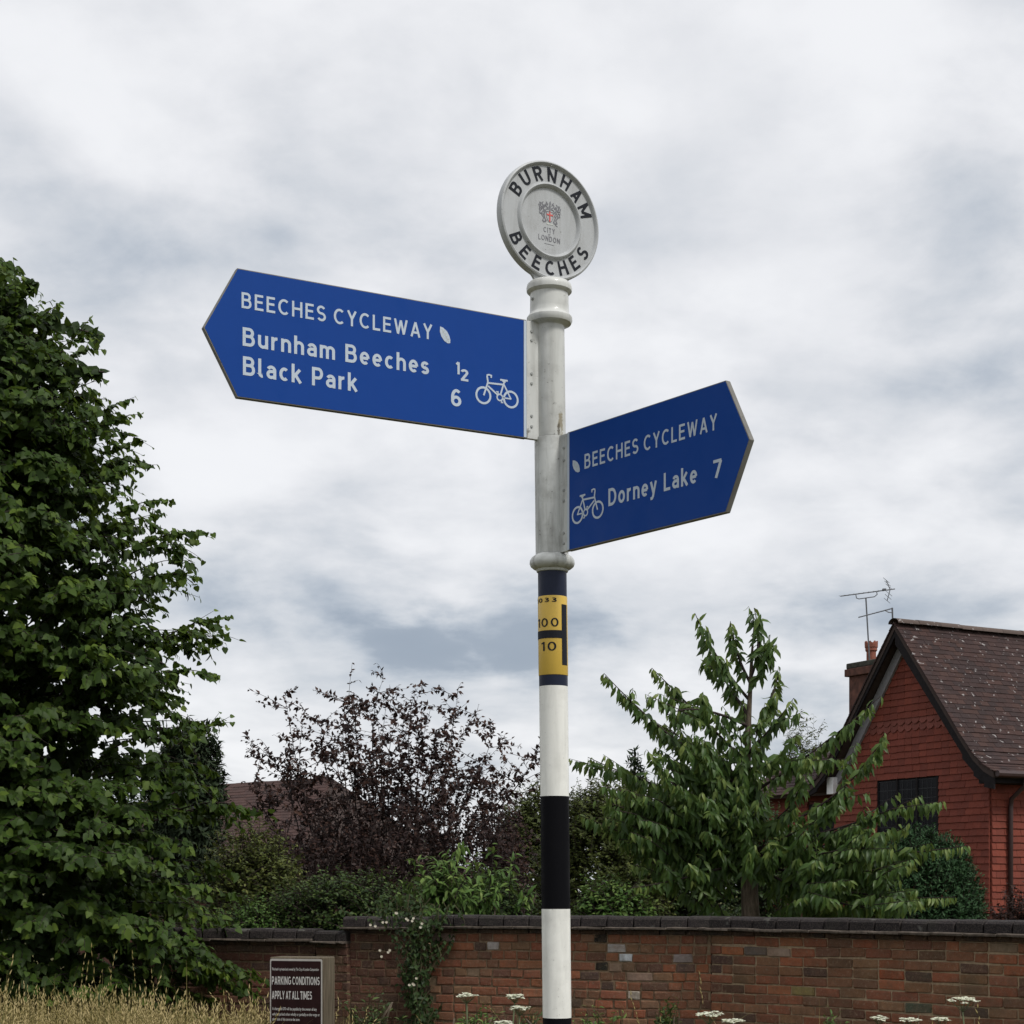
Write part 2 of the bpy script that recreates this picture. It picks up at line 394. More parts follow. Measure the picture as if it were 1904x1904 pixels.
def stroke_poly(pts, w):
    P = [Vector(p) for p in pts]
    closed = (P[0]-P[-1]).length < 1e-6
    if closed: P = P[:-1]
    n = len(P); L = []; Rr = []
    for i in range(n):
        a = P[(i-1) % n] if (closed or i > 0) else None
        b = P[(i+1) % n] if (closed or i < n-1) else None
        d0 = (P[i]-a).normalized() if a is not None else None
        d1 = (b-P[i]).normalized() if b is not None else None
        if d0 is None: d0 = d1
        if d1 is None: d1 = d0
        n0 = Vector((-d0.y, d0.x)); n1 = Vector((-d1.y, d1.x))
        mm = (n0+n1); mm = mm.normalized() if mm.length > 1e-6 else n0
        k = (w/2)/max(0.45, mm.dot(n0))
        L.append(P[i]+mm*k); Rr.append(P[i]-mm*k)
    V = L+Rr; Fc = []
    for i in range(n if closed else n-1):
        j = (i+1) % n
        Fc.append((i, i+n, j+n, j))
    return V, Fc
def text_strokes(txt, w=0.165, gap=0.20, space=0.38):
    """returns one list of (verts2d, faces) for each letter and the total width, cap height 1"""
    g = glyphs(w); x = 0.0; out = []
    for ch in txt:
        if ch == ' ': x += space; continue
        adv, sts = g[ch]; its = []
        for s in sts:
            V, Fc = stroke_poly(s, w); its.append(([Vector((v.x+x, v.y)) for v in V], Fc))
        out.append(its); x += adv+gap
    return out, x-gap
def strokes_mesh(name, items, fmap, mat, parent):
    """items: list of (verts2d, faces); fmap(u, v, layer)->3D; every stroke lies a hair above the one before"""
    mb = MB()
    for i, (V, Fc) in enumerate(items): mb.add([fmap(v[0], v[1], i % 5) for v in V], Fc)
    me = mesh_from(name, mb.v, mb.f)
    return link(name, me, mat, parent)

# ================================================================== ground
def mat_ground():
    m, nt, out = new_mat('rough_grass_ground'); g = G(nt); P = geo_pos(g)
    n = g.noise(P, 1.3, 8, 0.6); n2 = g.noise(P, 18, 6, 0.7)
    c = g.ramp(n, [(0.3, (0.05, 0.06, 0.02)), (0.5, (0.11, 0.10, 0.04)), (0.7, (0.20, 0.16, 0.07))])
    c = g.mix(g.rng(n2, 0.35, 0.7, 0, 0.6), c, (0.04, 0.045, 0.018))
    nt.links.new(g.pbsdf(c, 0.95, 0.1, g.bump(n2, 0.8, 0.05)), out.inputs[0]); return m
M['ground'] = mat_ground()
gb = MB(); gb.add([(-600, -600, 0), (600, -600, 0), (600, 900, 0), (-600, 900, 0)], [(0, 1, 2, 3)])
tag(gb.build('ground', M['ground']), kind='structure')

# ================================================================== the signpost
D = 4.92; PX = D/F
def zpy(py): return EYE+(HZ-py)*PX
def axis(z):
    py = HZ-(z-EYE)/PX
    return Vector(((1024+(py-800)*0.0108-CX)*PX, D, z))
post = empty('signpost', axis(0.0), 'white cast-iron cycle signpost with two blue arms and a lettered ring on top', 'signpost')
def lathe(name, prof, mat, parent, n=40, smooth=True, angle=R(35)):
    V = []; Fc = []
    for (r, z) in prof:
        c = axis(z)
        V += [c+Vector((math.cos(2*math.pi*k/n)*r, math.sin(2*math.pi*k/n)*r, 0)) for k in range(n)]
    for i in range(len(prof)-1):
        for k in range(n):
            a, b = i*n+k, i*n+(k+1) % n
            Fc.append((a, b, b+n, a+n))
    mb = MB(); mb.v = V; mb.f = Fc
    return mb.build(name, mat, parent, smooth, angle=angle)
RP = 26.7*PX
bands = [(1064, 1111, 'navy'), (1257, 1277, 'navy'), (1277, 1481, 'white_clean'), (1481, 1690, 'black'), (1690, 1892, 'white_clean'),
         (1892, 2096, 'black'), (2096, 2300, 'white_clean'), (2300, 2504, 'black'), (2504, 2696, 'white_clean')]
for a, b, mt in bands:
    lathe('pole_band', [(RP, zpy(a)), (RP, zpy(b))], M[mt], post)
ypl = lathe('hydrant_plate', [(RP+0.0006, zpy(1111)), (RP+0.0012, zpy(1112)), (RP+0.0012, zpy(1256)), (RP+0.0006, zpy(1257))], M['yellow'], post)
def prof(rows): return [(r*PX, zpy(y)) for r, y in rows]
lathe('lower_collar', prof([(26, 1031), (31, 1031.5), (33, 1034), (38, 1037), (41.5, 1043), (42, 1049), (40, 1054), (35, 1058), (30.5, 1060), (29, 1064), (26, 1065)]), M['white_old'], post)
lathe('lower_sleeve', prof([(24, 816.2), (30, 816.4), (30.5, 818), (30.5, 1031)]), M['white_old'], post)
lathe('upper_sleeve', prof([(27.5, 600), (27.8, 812), (27.2, 815), (24, 815.4)]), M['white'], post)
lathe('neck_flange', prof([(27, 609), (30, 606), (40, 603), (42.5, 598), (42.3, 592), (38.5, 587), (36.4, 583), (36, 575)]), M['white'], post)
lathe('neck_sleeve', prof([(36, 575), (35.6, 548)]), M['white'], post)
lathe('top_collar', prof([(35.6, 548), (38, 547), (42, 543), (42.5, 537), (41, 531), (37, 527), (30, 525), (0.5, 524.5)]), M['white'], post)

# hydrant lettering wrapped round the pole
def wrap(rad):
    def f(u, v, layer):                      # u: arc angle in radians, v: image row
        z = zpy(v); c = axis(z); r = rad+layer*0.00006
        return c+Vector((math.sin(u)*r, -math.cos(u)*r, 0))
    return f
wf = wrap(RP+0.0020)
def wrap_text(txt, a0, a1, ytop, ybot, w):
    st, W = text_strokes(txt, w, 0.22)
    for lt in st:
        its = [([(R(a0)+(R(a1)-R(a0))*v.x/W, ybot+(ytop-ybot)*v.y) for v in V], Fc) for V, Fc in lt]
        strokes_mesh('letter', its, wf, M['letter_black'], ypl)
wrap_text('1033', -85, 15, 1115.5, 1123.5, 0.17)
wrap_text('100', -76, 21, 1153, 1169, 0.135)
wrap_text('10', -52, 11, 1197, 1213.5, 0.135)
def wrap_quad(a0, a1, y0, y1, n=12):
    V = [(R(a0+(a1-a0)*i/n), y) for y in (y0, y1) for i in range(n+1)]
    return V, [(i, i+1, i+n+2, i+n+1) for i in range(n)]
strokes_mesh('hydrant_h_mark', [wrap_quad(35, 66, 1127, 1239), wrap_quad(-104, 36, 1175.5, 1190), wrap_quad(-136, -103, 1127, 1239)], wf, M['letter_black'], ypl)

# ring head
TH = R(32.5)
rd = Vector((math.cos(TH), math.sin(TH), 0)); rn = Vector((math.sin(TH), -math.cos(TH), 0)); UP = Vector((0, 0, 1))
rc = axis(zpy(412.5))
def ring_pt(a, b, c): return rc+rd*a+UP*b+rn*c
def disc_lathe(name, pr, mat, parent, n=72):
    V = []; Fc = []
    for r, c in pr: V += [ring_pt(r*math.cos(2*math.pi*k/n), r*math.sin(2*math.pi*k/n), c) for k in range(n)]
    for i in range(len(pr)-1):
        for k in range(n):
            a, b = i*n+k, i*n+(k+1) % n
            Fc.append((a, b, b+n, a+n))
    mb = MB(); mb.v = V; mb.f = Fc
    return mb.build(name, mat, parent, True, angle=R(40))
front = [(0.0005, 0.0035), (0.0935, 0.0035), (0.0955, 0.006), (0.098, 0.012), (0.102, 0.0145), (0.106, 0.0125), (0.1085, 0.007), (0.110, 0.0055),
         (0.1555, 0.0055), (0.1572, 0.007), (0.159, 0.012), (0.163, 0.0145), (0.167, 0.0125), (0.1685, 0.008)]
head = disc_lathe('ring_head', front+[(r, -c) for r, c in reversed(front)], M['white_ring'], post)
nk = []
for t in np.linspace(0, 1, 9):               # concave neck running up into the ring
    b = -0.178+0.036*t; a = 0.050+0.040*t**1.7
    nk.append((a, b))
poly = [ring_pt(-a, b, -0.0048) for a, b in nk]+[ring_pt(a, b, -0.0048) for a, b in reversed(nk)]
nb = MB(); nb.prism(poly, rn*0.0096); nb.build('ring_neck', M['white_ring'], post, bevel=0.002)
def ring_text(txt, a_first, a_last, top):
    g = glyphs(0.175); n = len(txt)
    for i, ch in enumerate(txt):
        ang = R(a_first+(a_last-a_first)*i/(n-1))
        adv, sts = g[ch]; H = 0.0405; W = H*1.08
        its = []
        for s in sts:
            V, Fc = stroke_poly(s, 0.175)
            VV = []
            for v in V:
                x = (v.x-adv/2)*W
                if top: r_ = 0.1130+v.y*H; th = ang-x/0.134
                else: r_ = 0.1130+(1-v.y)*H; th = ang+x/0.134
                VV.append((r_*math.cos(th), r_*math.sin(th)))
            its.append((VV, Fc))
        strokes_mesh('letter', its, lambda u, v, l: ring_pt(u, v, 0.0066+l*0.00008), M['letter_black'], head)
ring_text('BURNHAM', 149, 24, True)
ring_text('BEECHES', 212, 329, False)
# crest: shield with a red cross, two winged supporters, crest and scroll
cm = lambda u, v, l: ring_pt(0.002+u*0.0375, 0.018+v*0.0375, 0.0042+l*0.00005)
left = [[(-.62, .62), (-.70, .80), (-.60, .92)], [(-.62, .62), (-.50, .55), (-.42, .60), (-.50, .70), (-.62, .62)], [(-.62, .60), (-.55, .38), (-.62, .20), (-.75, .05), (-.70, -.15)],
        [(-.56, .38), (-.40, .22), (-.28, .12)], [(-.60, .30), (-.45, .05), (-.50, -.10)], [(-.70, -.12), (-.55, -.30), (-.66, -.52), (-.48, -.56)], [(-.62, .05), (-.48, -.18), (-.40, -.40), (-.30, -.48)],
        [(-.72, -.05), (-.92, .02), (-.88, .22), (-.98, .34)], [(-.60, .45), (-.82, .55), (-.92, .85)], [(-.66, .38), (-.92, .42), (-1.0, .68)], [(-.82, .55), (-.80, .85)], [(-.74, .30), (-.94, .18)],
        [(-.12, .52), (-.30, .60), (-.38, .78), (-.24, .86), (-.18, .72)], [(-.10, .46), (-.34, .42), (-.40, .30)], [(-.24, .86), (-.34, .98)]]
its = []
for p in left:
    its.append(stroke_poly(p, 0.075)); its.append(stroke_poly([(-x, y) for x, y in p], 0.075))
its += [stroke_poly([(0, .30), (0, .62)], 0.13), stroke_poly([(-.10, .62), (0, .70), (.10, .62)], 0.07), stroke_poly([(0, .72), (-.06, .88), (.04, 1.04), (.10, .86), (0, .72)], 0.05),
        stroke_poly([(-.30, .26), (-.30, -.18), (-.18, -.42), (0, -.54), (.18, -.42), (.30, -.18), (.30, .26), (-.30, .26)], 0.035),
        stroke_poly([(-.60, -.60), (-.34, -.52)], 0.09), stroke_poly([(.60, -.60), (.34, -.52)], 0.09), stroke_poly([(.5, -.66), (.72, -.74)], 0.05)]
strokes_mesh('crest', its, cm, M['crest_grey'], head)
strokes_mesh('crest_motto', [stroke_poly([(-.30, -.68), (.30, -.68)], 0.10)], cm, M['leaf_grey'], head)
strokes_mesh('crest_cross', [stroke_poly([(-.29, .02), (.29, .02)], 0.105), stroke_poly([(0, .26), (0, -.50)], 0.105)], lambda u, v, l: cm(u, v, 6+l), M['red'], head)
def flat_text(txt, x0, x1, yb, H, w, fm, mat, parent, name='letter', gap=0.2, space=0.38):
    st, W = text_strokes(txt, w, gap, space)
    for lt in st:
        its = [([(x0+(x1-x0)*v.x/W, yb+H*v.y) for v in V], Fc) for V, Fc in lt]
        strokes_mesh(name, its, fm, mat, parent)
pm = lambda u, v, l: ring_pt(u, v, 0.0042+l*0.00005)
flat_text('CITY', -0.0195, 0.0195, -0.0330, 0.0145, 0.15, pm, M['crest_grey'], head, gap=0.26)
flat_text('OF', -0.004, 0.004, -0.0400, 0.0038, 0.2, pm, M['crest_grey'], head)
flat_text('LONDON', -0.0370, 0.0370, -0.0575, 0.0150, 0.15, pm, M['crest_grey'], head, gap=0.22)
strokes_mesh('crest_rule', [stroke_poly([(-0.017, -0.0655), (0.017, -0.0655)], 0.0011)], pm, M['crest_grey'], head)

# the two arms
BIKE = [('o', (0, 0), 22, 6.0), ('o', (87, 0), 22, 6.0), ('l', [(1, 0), (13.5, 36), (14, 41), (11.5, 55)], 5.2), ('l', [(11.5, 53), (12, 58), (17, 60), (25, 58.5), (24.5, 52)], 4.4),
        ('l', [(15, 36.5), (64, 38.5)], 5.0), ('l', [(15, 28), (47, 6)], 5.0), ('o', (52, 1), 8.8, 4.2), ('l', [(54, 9), (66, 47)], 5.0), ('l', [(53, 51), (77, 51)], 5.0), ('l', [(60, 49), (70, 46)], 5.0),
        ('l', [(65, 39), (88, 0)], 4.6), ('l', [(60, 1.5), (88, 1.5)], 4.0), ('l', [(47.5, 11), (44, 16)], 3.6), ('l', [(40.5, 16), (48, 16)], 3.2), ('l', [(56, -7.5), (59, -12)], 3.6), ('l', [(55, -12.5), (63, -12.5)], 3.2)]
def bike_items(flip):
    its = []
    for it in BIKE:
        if it[0] == 'o': pts = arc(it[1][0], it[1][1], it[2], it[2], 0, 360, 30); w = it[3]
        else: pts = it[1]; w = it[2]
        if flip: pts = [(87-x, y) for x, y in pts]
        its.append(stroke_poly(pts, w))
    return its
class Arm:
    def __init__(s, ang, sgn, axpx, l0, l1, tip, z0, z1, mt_face, tk=0.016):
        s.A = Vector(((axpx-CX)*PX, D, 0))
        s.d = Vector((sgn*math.cos(ang), -math.sin(ang), 0)); s.n = Vector((-sgn*math.sin(ang), -math.cos(ang), 0)); s.tk = tk
        s.l0, s.l1, s.tip, s.z0, s.z1, s.sgn = l0, l1, tip, z0, z1, sgn
        outline = [(l0, z0), (l0, z1), (l1, z1), (tip, (z0+z1)/2), (l1, z0)]
        mb = MB(); mb.prism([s.pt(l, z, -tk/2) for l, z in outline], s.n*tk)
        s.panel = mb.build('direction_arm', M['edge'], post, bevel=0.0015)
        e = 0.003
        ins = [(l0+0.010, z0+e), (l0+0.010, z1-e), (l1-e*0.4, z1-e), (tip-e*1.3, (z0+z1)/2), (l1-e*0.4, z0+e)]
        for nm, c in (('blue_face', 1), ('blue_back', -1)):
            mb = MB(); mb.prism([s.pt(l, z, c*(tk/2-0.0004)) for l, z in ins], s.n*(0.0010*c))
            mb.build(nm, mt_face, s.panel)
        mb = MB(); mb.prism([s.pt(l, z, tk/2-0.0004) for l, z in ((l0+0.0008, z0+e), (l0+0.0008, z1-e), (l0+0.0088, z1-e), (l0+0.0088, z0+e))], s.n*0.0009)
        mb.build('white_edge_strip', M['sign_white'], s.panel)
    def pt(s, l, z, c): return s.A+s.d*l+s.n*c+UP*z
    def inv(s, px, py):
        k = (px-CX)/F
        l = (k*s.A.y-s.A.x)/(s.d.x-k*s.d.y)
        return l, EYE+(HZ-py)/F*(s.A.y+l*s.d.y)
    def fm(s, l, z, layer): return s.pt(l, z, s.tk/2+0.0012+layer*0.00006)
    def text(s, txt, p0, ptop, p1, w=0.165, gap=0.2, space=0.38):
        l0, zb = s.inv(*p0); _, zt = s.inv(*ptop); l1, zb1 = s.inv(*p1)
        flat_text(txt, l0, l1, (zb+zb1)/2, zt-zb, w, s.fm, M['sign_white'], s.panel, gap=gap, space=space)
    def bike(s, px, py, flip):               # px, py: hub of the left wheel as seen
        l, z = s.inv(px, py)
        k = -s.sgn                           # reading direction runs towards or away from the pole
        its = [([(l+(-1 if s.sgn < 0 else 1)*v.x*0.001, z+v.y*0.001) for v in V], Fc) for V, Fc in bike_items(flip)]
        strokes_mesh('cycle_symbol', its, s.fm, M['sign_white'], s.panel)
    def leaf(s, px, py, sc=1.0, wide=1.0):
        l, z = s.inv(px, py)
        out = [(-16, 22), (-6, 19.5), (6, 11), (13, 0), (16.5, -12), (16, -21), (8, -22.5), (-3, -17), (-12, -6), (-16.5, 7)]
        sg = -1 if s.sgn < 0 else 1
        mp = lambda v: (l+sg*v[0]*0.001*sc*wide, z+v[1]*0.001*sc)
        strokes_mesh('leaf_symbol', [([mp(v) for v in out], [tuple(range(len(out)))])], s.fm, M['sign_white'], s.panel)
        veins = [stroke_poly([(-12, 17), (12, -18)], 1.3)]
        for t in (0.2, 0.4, 0.6, 0.8):
            x, y = -12+24*t, 17-35*t
            veins += [stroke_poly([(x, y), (x+6.5, y+1.5)], 1.1), stroke_poly([(x, y), (x-2.5, y-7)], 1.1)]
        strokes_mesh('leaf_veins', [([mp(v) for v in V], Fc) for V, Fc in veins], lambda a, b, c: s.fm(a, b, c+6), M['leaf_grey'], s.panel)

AL = Arm(R(28.3), -1, 1024, 0.083, 0.940, 1.0316, EYE+1.279, EYE+1.615, M['blue'])
AL.text('BEECHES CYCLEWAY', (447, 577), (447, 547.5), (801, 631), 0.150, 0.21, 0.36)
AL.text('Burnham Beeches', (449, 647), (449, 612.5), (795, 696), 0.165, 0.17, 0.42)
AL.text('Black Park', (449.5, 702), (449.5, 667), (662, 727), 0.165, 0.17, 0.42)
AL.text('1', (845.5, 697), (845.5, 674.5), (852, 698), 0.19)
AL.text('2', (853.5, 709.5), (853.5, 687.5), (868, 711), 0.19)
AL.text('6', (836, 756.5), (836, 724.5), (855, 757.5), 0.17)
AL.bike(896.0, 736.5, False)
AL.leaf(825, 624.5, 0.97)
AR = Arm(R(52.3), 1, 1024.5, 0.083, 0.712, 0.797, EYE+0.955, EYE+1.2895, M['blue'])
AR.text('BEECHES CYCLEWAY', (1091.5, 875), (1091.5, 847.5), (1338, 797.5), 0.150, 0.21, 0.36)
AR.text('Dorney Lake', (1136, 941.5), (1136, 909), (1301, 899), 0.165, 0.17, 0.42)
AR.text('7', (1331, 891), (1331, 857), (1347, 887), 0.17)
AR.bike(1078.5, 958.5, True)
AR.leaf(1076, 867.5, 0.86, 1.1)
for A, zs, r0 in ((AL, (0.03, 0.055, 0.15, 0.178, 0.27, 0.30), 0.034), (AR, (0.04, 0.075, 0.16, 0.19, 0.28, 0.31), 0.036)):
    mb = MB(); zz0, zz1 = A.z0+0.001, A.z1-0.001
    mb.prism([A.pt(l, z, -0.0065) for l, z in ((r0, zz0), (r0, zz1), (A.l0-0.0005, zz1), (A.l0-0.0005, zz0))], A.n*0.013)
    br = mb.build('arm_bracket', M['white'] if A is AL else M['white_old'], post, bevel=0.0012)
    for dzv in zs:
        c = A.pt(0.066, A.z1-dzv, 0.0062)
        mb = MB(); mb.tube([c, c+A.n*0.003], [0.0046, 0.0036], 8); mb.build('bolt', M['steel'], br)
c0 = axis(zpy(562)); mb = MB(); mb.tube([c0+Vector((-0.0545*0.86, -0.0545*0.5, 0))*1.0, c0+Vector((-0.060*0.86, -0.060*0.5, 0))], [0.005, 0.004], 8); mb.build('grub_screw', M['steel'], post)

# ================================================================== timber parking notice
def mat_wood():
    m, nt, out = new_mat('weathered_timber'); g = G(nt); P = geo_pos(g)
    n = g.noise(P, 1.0, 6, 0.6, 0.4, scl=(60, 60, 4)); n2 = g.noise(P, 12, 5)
    c = g.ramp(n, [(0.25, (0.045, 0.034, 0.023)), (0.5, (0.105, 0.084, 0.058)), (0.75, (0.165, 0.138, 0.10))])
    c = g.mix(g.rng(n2, 0.45, 0.75, 0, 0.4), c, (0.085, 0.085, 0.055))
    nt.links.new(g.pbsdf(c, 0.9, 0.15, g.bump(n, 0.5, 0.01)), out.inputs[0]); return m
M['wood'] = mat_wood()
M['notice_brown'] = mat_simple('notice_brown', (0.018, 0.007, 0.007), 0.6, 0.1, var=0.2)
M['notice_cream'] = mat_simple('notice_cream', (0.36, 0.345, 0.32), 0.6, var=0.1)
M['notice_text'] = mat_simple('notice_text', (0.46, 0.45, 0.43), 0.6, var=0.1)
PD = 10.8; ps = PD/F
pw = 103*ps; ptop = EYE+(HZ-1783)*ps; pcx = (551-CX)*ps
pa = R(-14)
pd = Vector((math.cos(pa), math.sin(pa), 0)); pn = Vector((math.sin(pa), -math.cos(pa), 0))
po = Vector((pcx, PD, 0))
park = empty('parking_notice', po, 'brown parking conditions notice with cream border on a thick timber post', 'sign')
mb = MB(); mb.frame_box(po, pd, -pn, UP, -pw/2-0.004, pw/2+0.010, 0.0, 0.20, -0.2, ptop+0.010)
mb.build('timber_post', M['wood'], park, bevel=0.006)
hh = 0.62
def rrect(w, z0, z1, r, n=4):
    pts = []
    for cx, cz, a in ((w-r, z1-r, 0), (-w+r, z1-r, 90), (-w+r, z0+r, 180), (w-r, z0+r, 270)):
        pts += [(cx+r*math.cos(R(a+90*k/n)), cz+r*math.sin(R(a+90*k/n))) for k in range(n+1)]
    return pts
mb = MB(); mb.prism([po+pd*x+UP*z+pn*0.002 for x, z in rrect(pw/2, ptop-hh, ptop, 0.012)], pn*0.004)
pl = mb.build('notice_plate', M['notice_cream'], park)
mb = MB(); mb.prism([po+pd*x+UP*z+pn*0.0055 for x, z in rrect(pw/2-0.008, ptop-hh+0.012, ptop-0.013, 0.006)], pn*0.0015)
mb.build('notice_face', M['notice_brown'], pl)
pfm = lambda u, v, l: po+pd*u+UP*v+pn*(0.0078+l*0.0001)
pz = lambda py: EYE+(HZ-py)*ps
pX = lambda px: (px-551)*ps
flat_text('PARKING CONDITIONS', pX(503.2), pX(597.5), pz(1831), 15.2*ps, 0.17, pfm, M['notice_text'], pl, gap=0.13, space=0.22)
flat_text('APPLY AT ALL TIMES', pX(503.5), pX(582.5), pz(1858), 15.2*ps, 0.17, pfm, M['notice_text'], pl, gap=0.13, space=0.22)
def font_line(txt, x0, x1, zb, H):
    cu = bpy.data.curves.new('print', 'FONT'); cu.body = txt; cu.size = 1.0; cu.offset = 0.012
    ob = bpy.data.objects.new('print', cu); COL.objects.link(ob)
    bpy.context.view_layer.update()
    me = bpy.data.meshes.new_from_object(ob.evaluated_get(bpy.context.evaluated_depsgraph_get()))
    bpy.data.objects.remove(ob)
    co = np.zeros(len(me.vertices)*3); me.vertices.foreach_get('co', co); co = co.reshape(-1, 3)
    mn, mx = co[:, 0].min(), co[:, 0].max()
    out = np.array([pfm(x0+(x1-x0)*(c[0]-mn)/(mx-mn), zb+c[1]/0.73*H, 0) for c in co])
    me.vertices.foreach_set('co', out.ravel()); me.update(); me.materials.clear()
    o = link('small_print', me, M['notice_text'], pl); o['kind'] = 'stuff'; return o
font_line('This land is private land owned by The City of London Corporation', pX(503.5), pX(596), pz(1804.5), 5.2*ps)
font_line('A charge of £70 will be payable by the owner of any', pX(504), pX(592), pz(1878.5), 5.6*ps)
font_line('vehicle, parked other wholly or partially on the verge or', pX(504), pX(598), pz(1888.5), 5.6*ps)
font_line('other side of this zone to the zone.', pX(504), pX(559), pz(1898), 5.6*ps)

# ================================================================== brick garden walls
M['brick'] = mat_piece('brick', 0.9, mot=0.55, moss=0.45, weather=0.75)
M['coping'] = mat_piece('coping_brick', 0.85, mot=0.5, moss=0.2, lichen=0.5, lichen_col=(0.13, 0.13, 0.115))
M['mortar'] = mat_simple('old_mortar', (0.19, 0.135, 0.085), 0.95, 0.1, var=0.35, scale=30, bump=0.6)
M['mortar_light'] = mat_simple('repointed_mortar', (0.30, 0.225, 0.145), 0.95, 0.1, var=0.3, scale=30, bump=0.6)
M['crease'] = mat_simple('tile_creasing', (0.095, 0.078, 0.064), 0.9, 0.15, var=0.5, scale=25, bump=0.5)
def brick_mesh(l, h, d, seed, bev=0.006):
    r = random.Random(seed)
    bm = bmesh.new(); bmesh.ops.create_cube(bm, size=1.0)
    for v in bm.verts: v.co = Vector((v.co.x*l, v.co.y*d, v.co.z*h))
    bmesh.ops.bevel(bm, geom=list(bm.edges), offset=bev, segments=1, affect='EDGES', profile=0.5)
    for v in bm.verts:
        v.co += Vector((r.uniform(-1, 1)*0.0045, r.uniform(-1, 1)*0.0028, r.uniform(-1, 1)*0.0042))
    me = bpy.data.meshes.new('brick'); bm.to_mesh(me); bm.free(); return me
BR = {}
for L_ in (0.102, 0.215, 0.150):
    BR[L_] = [brick_mesh(L_, 0.0645, 0.10, 10*k+int(L_*1000)) for k in range(6)]
    for b in BR[L_]: b.materials.append(M['brick'])
def brick_col(r, pal):
    c = Vector(r.choice(pal)); k = r.uniform(0.82, 1.16)
    return (c.x*k*r.uniform(.92, 1.08), c.y*k, c.z*k*r.uniform(.92, 1.08), 1)
PAL = [(0.25, 0.083, 0.042)]*5+[(0.23, 0.080, 0.042)]*5+[(0.21, 0.090, 0.048)]*4+[(0.30, 0.105, 0.048)]*2+[(0.14, 0.062, 0.040)]*2+[(0.22, 0.120, 0.065)]*2+[(0.085, 0.050, 0.040)]
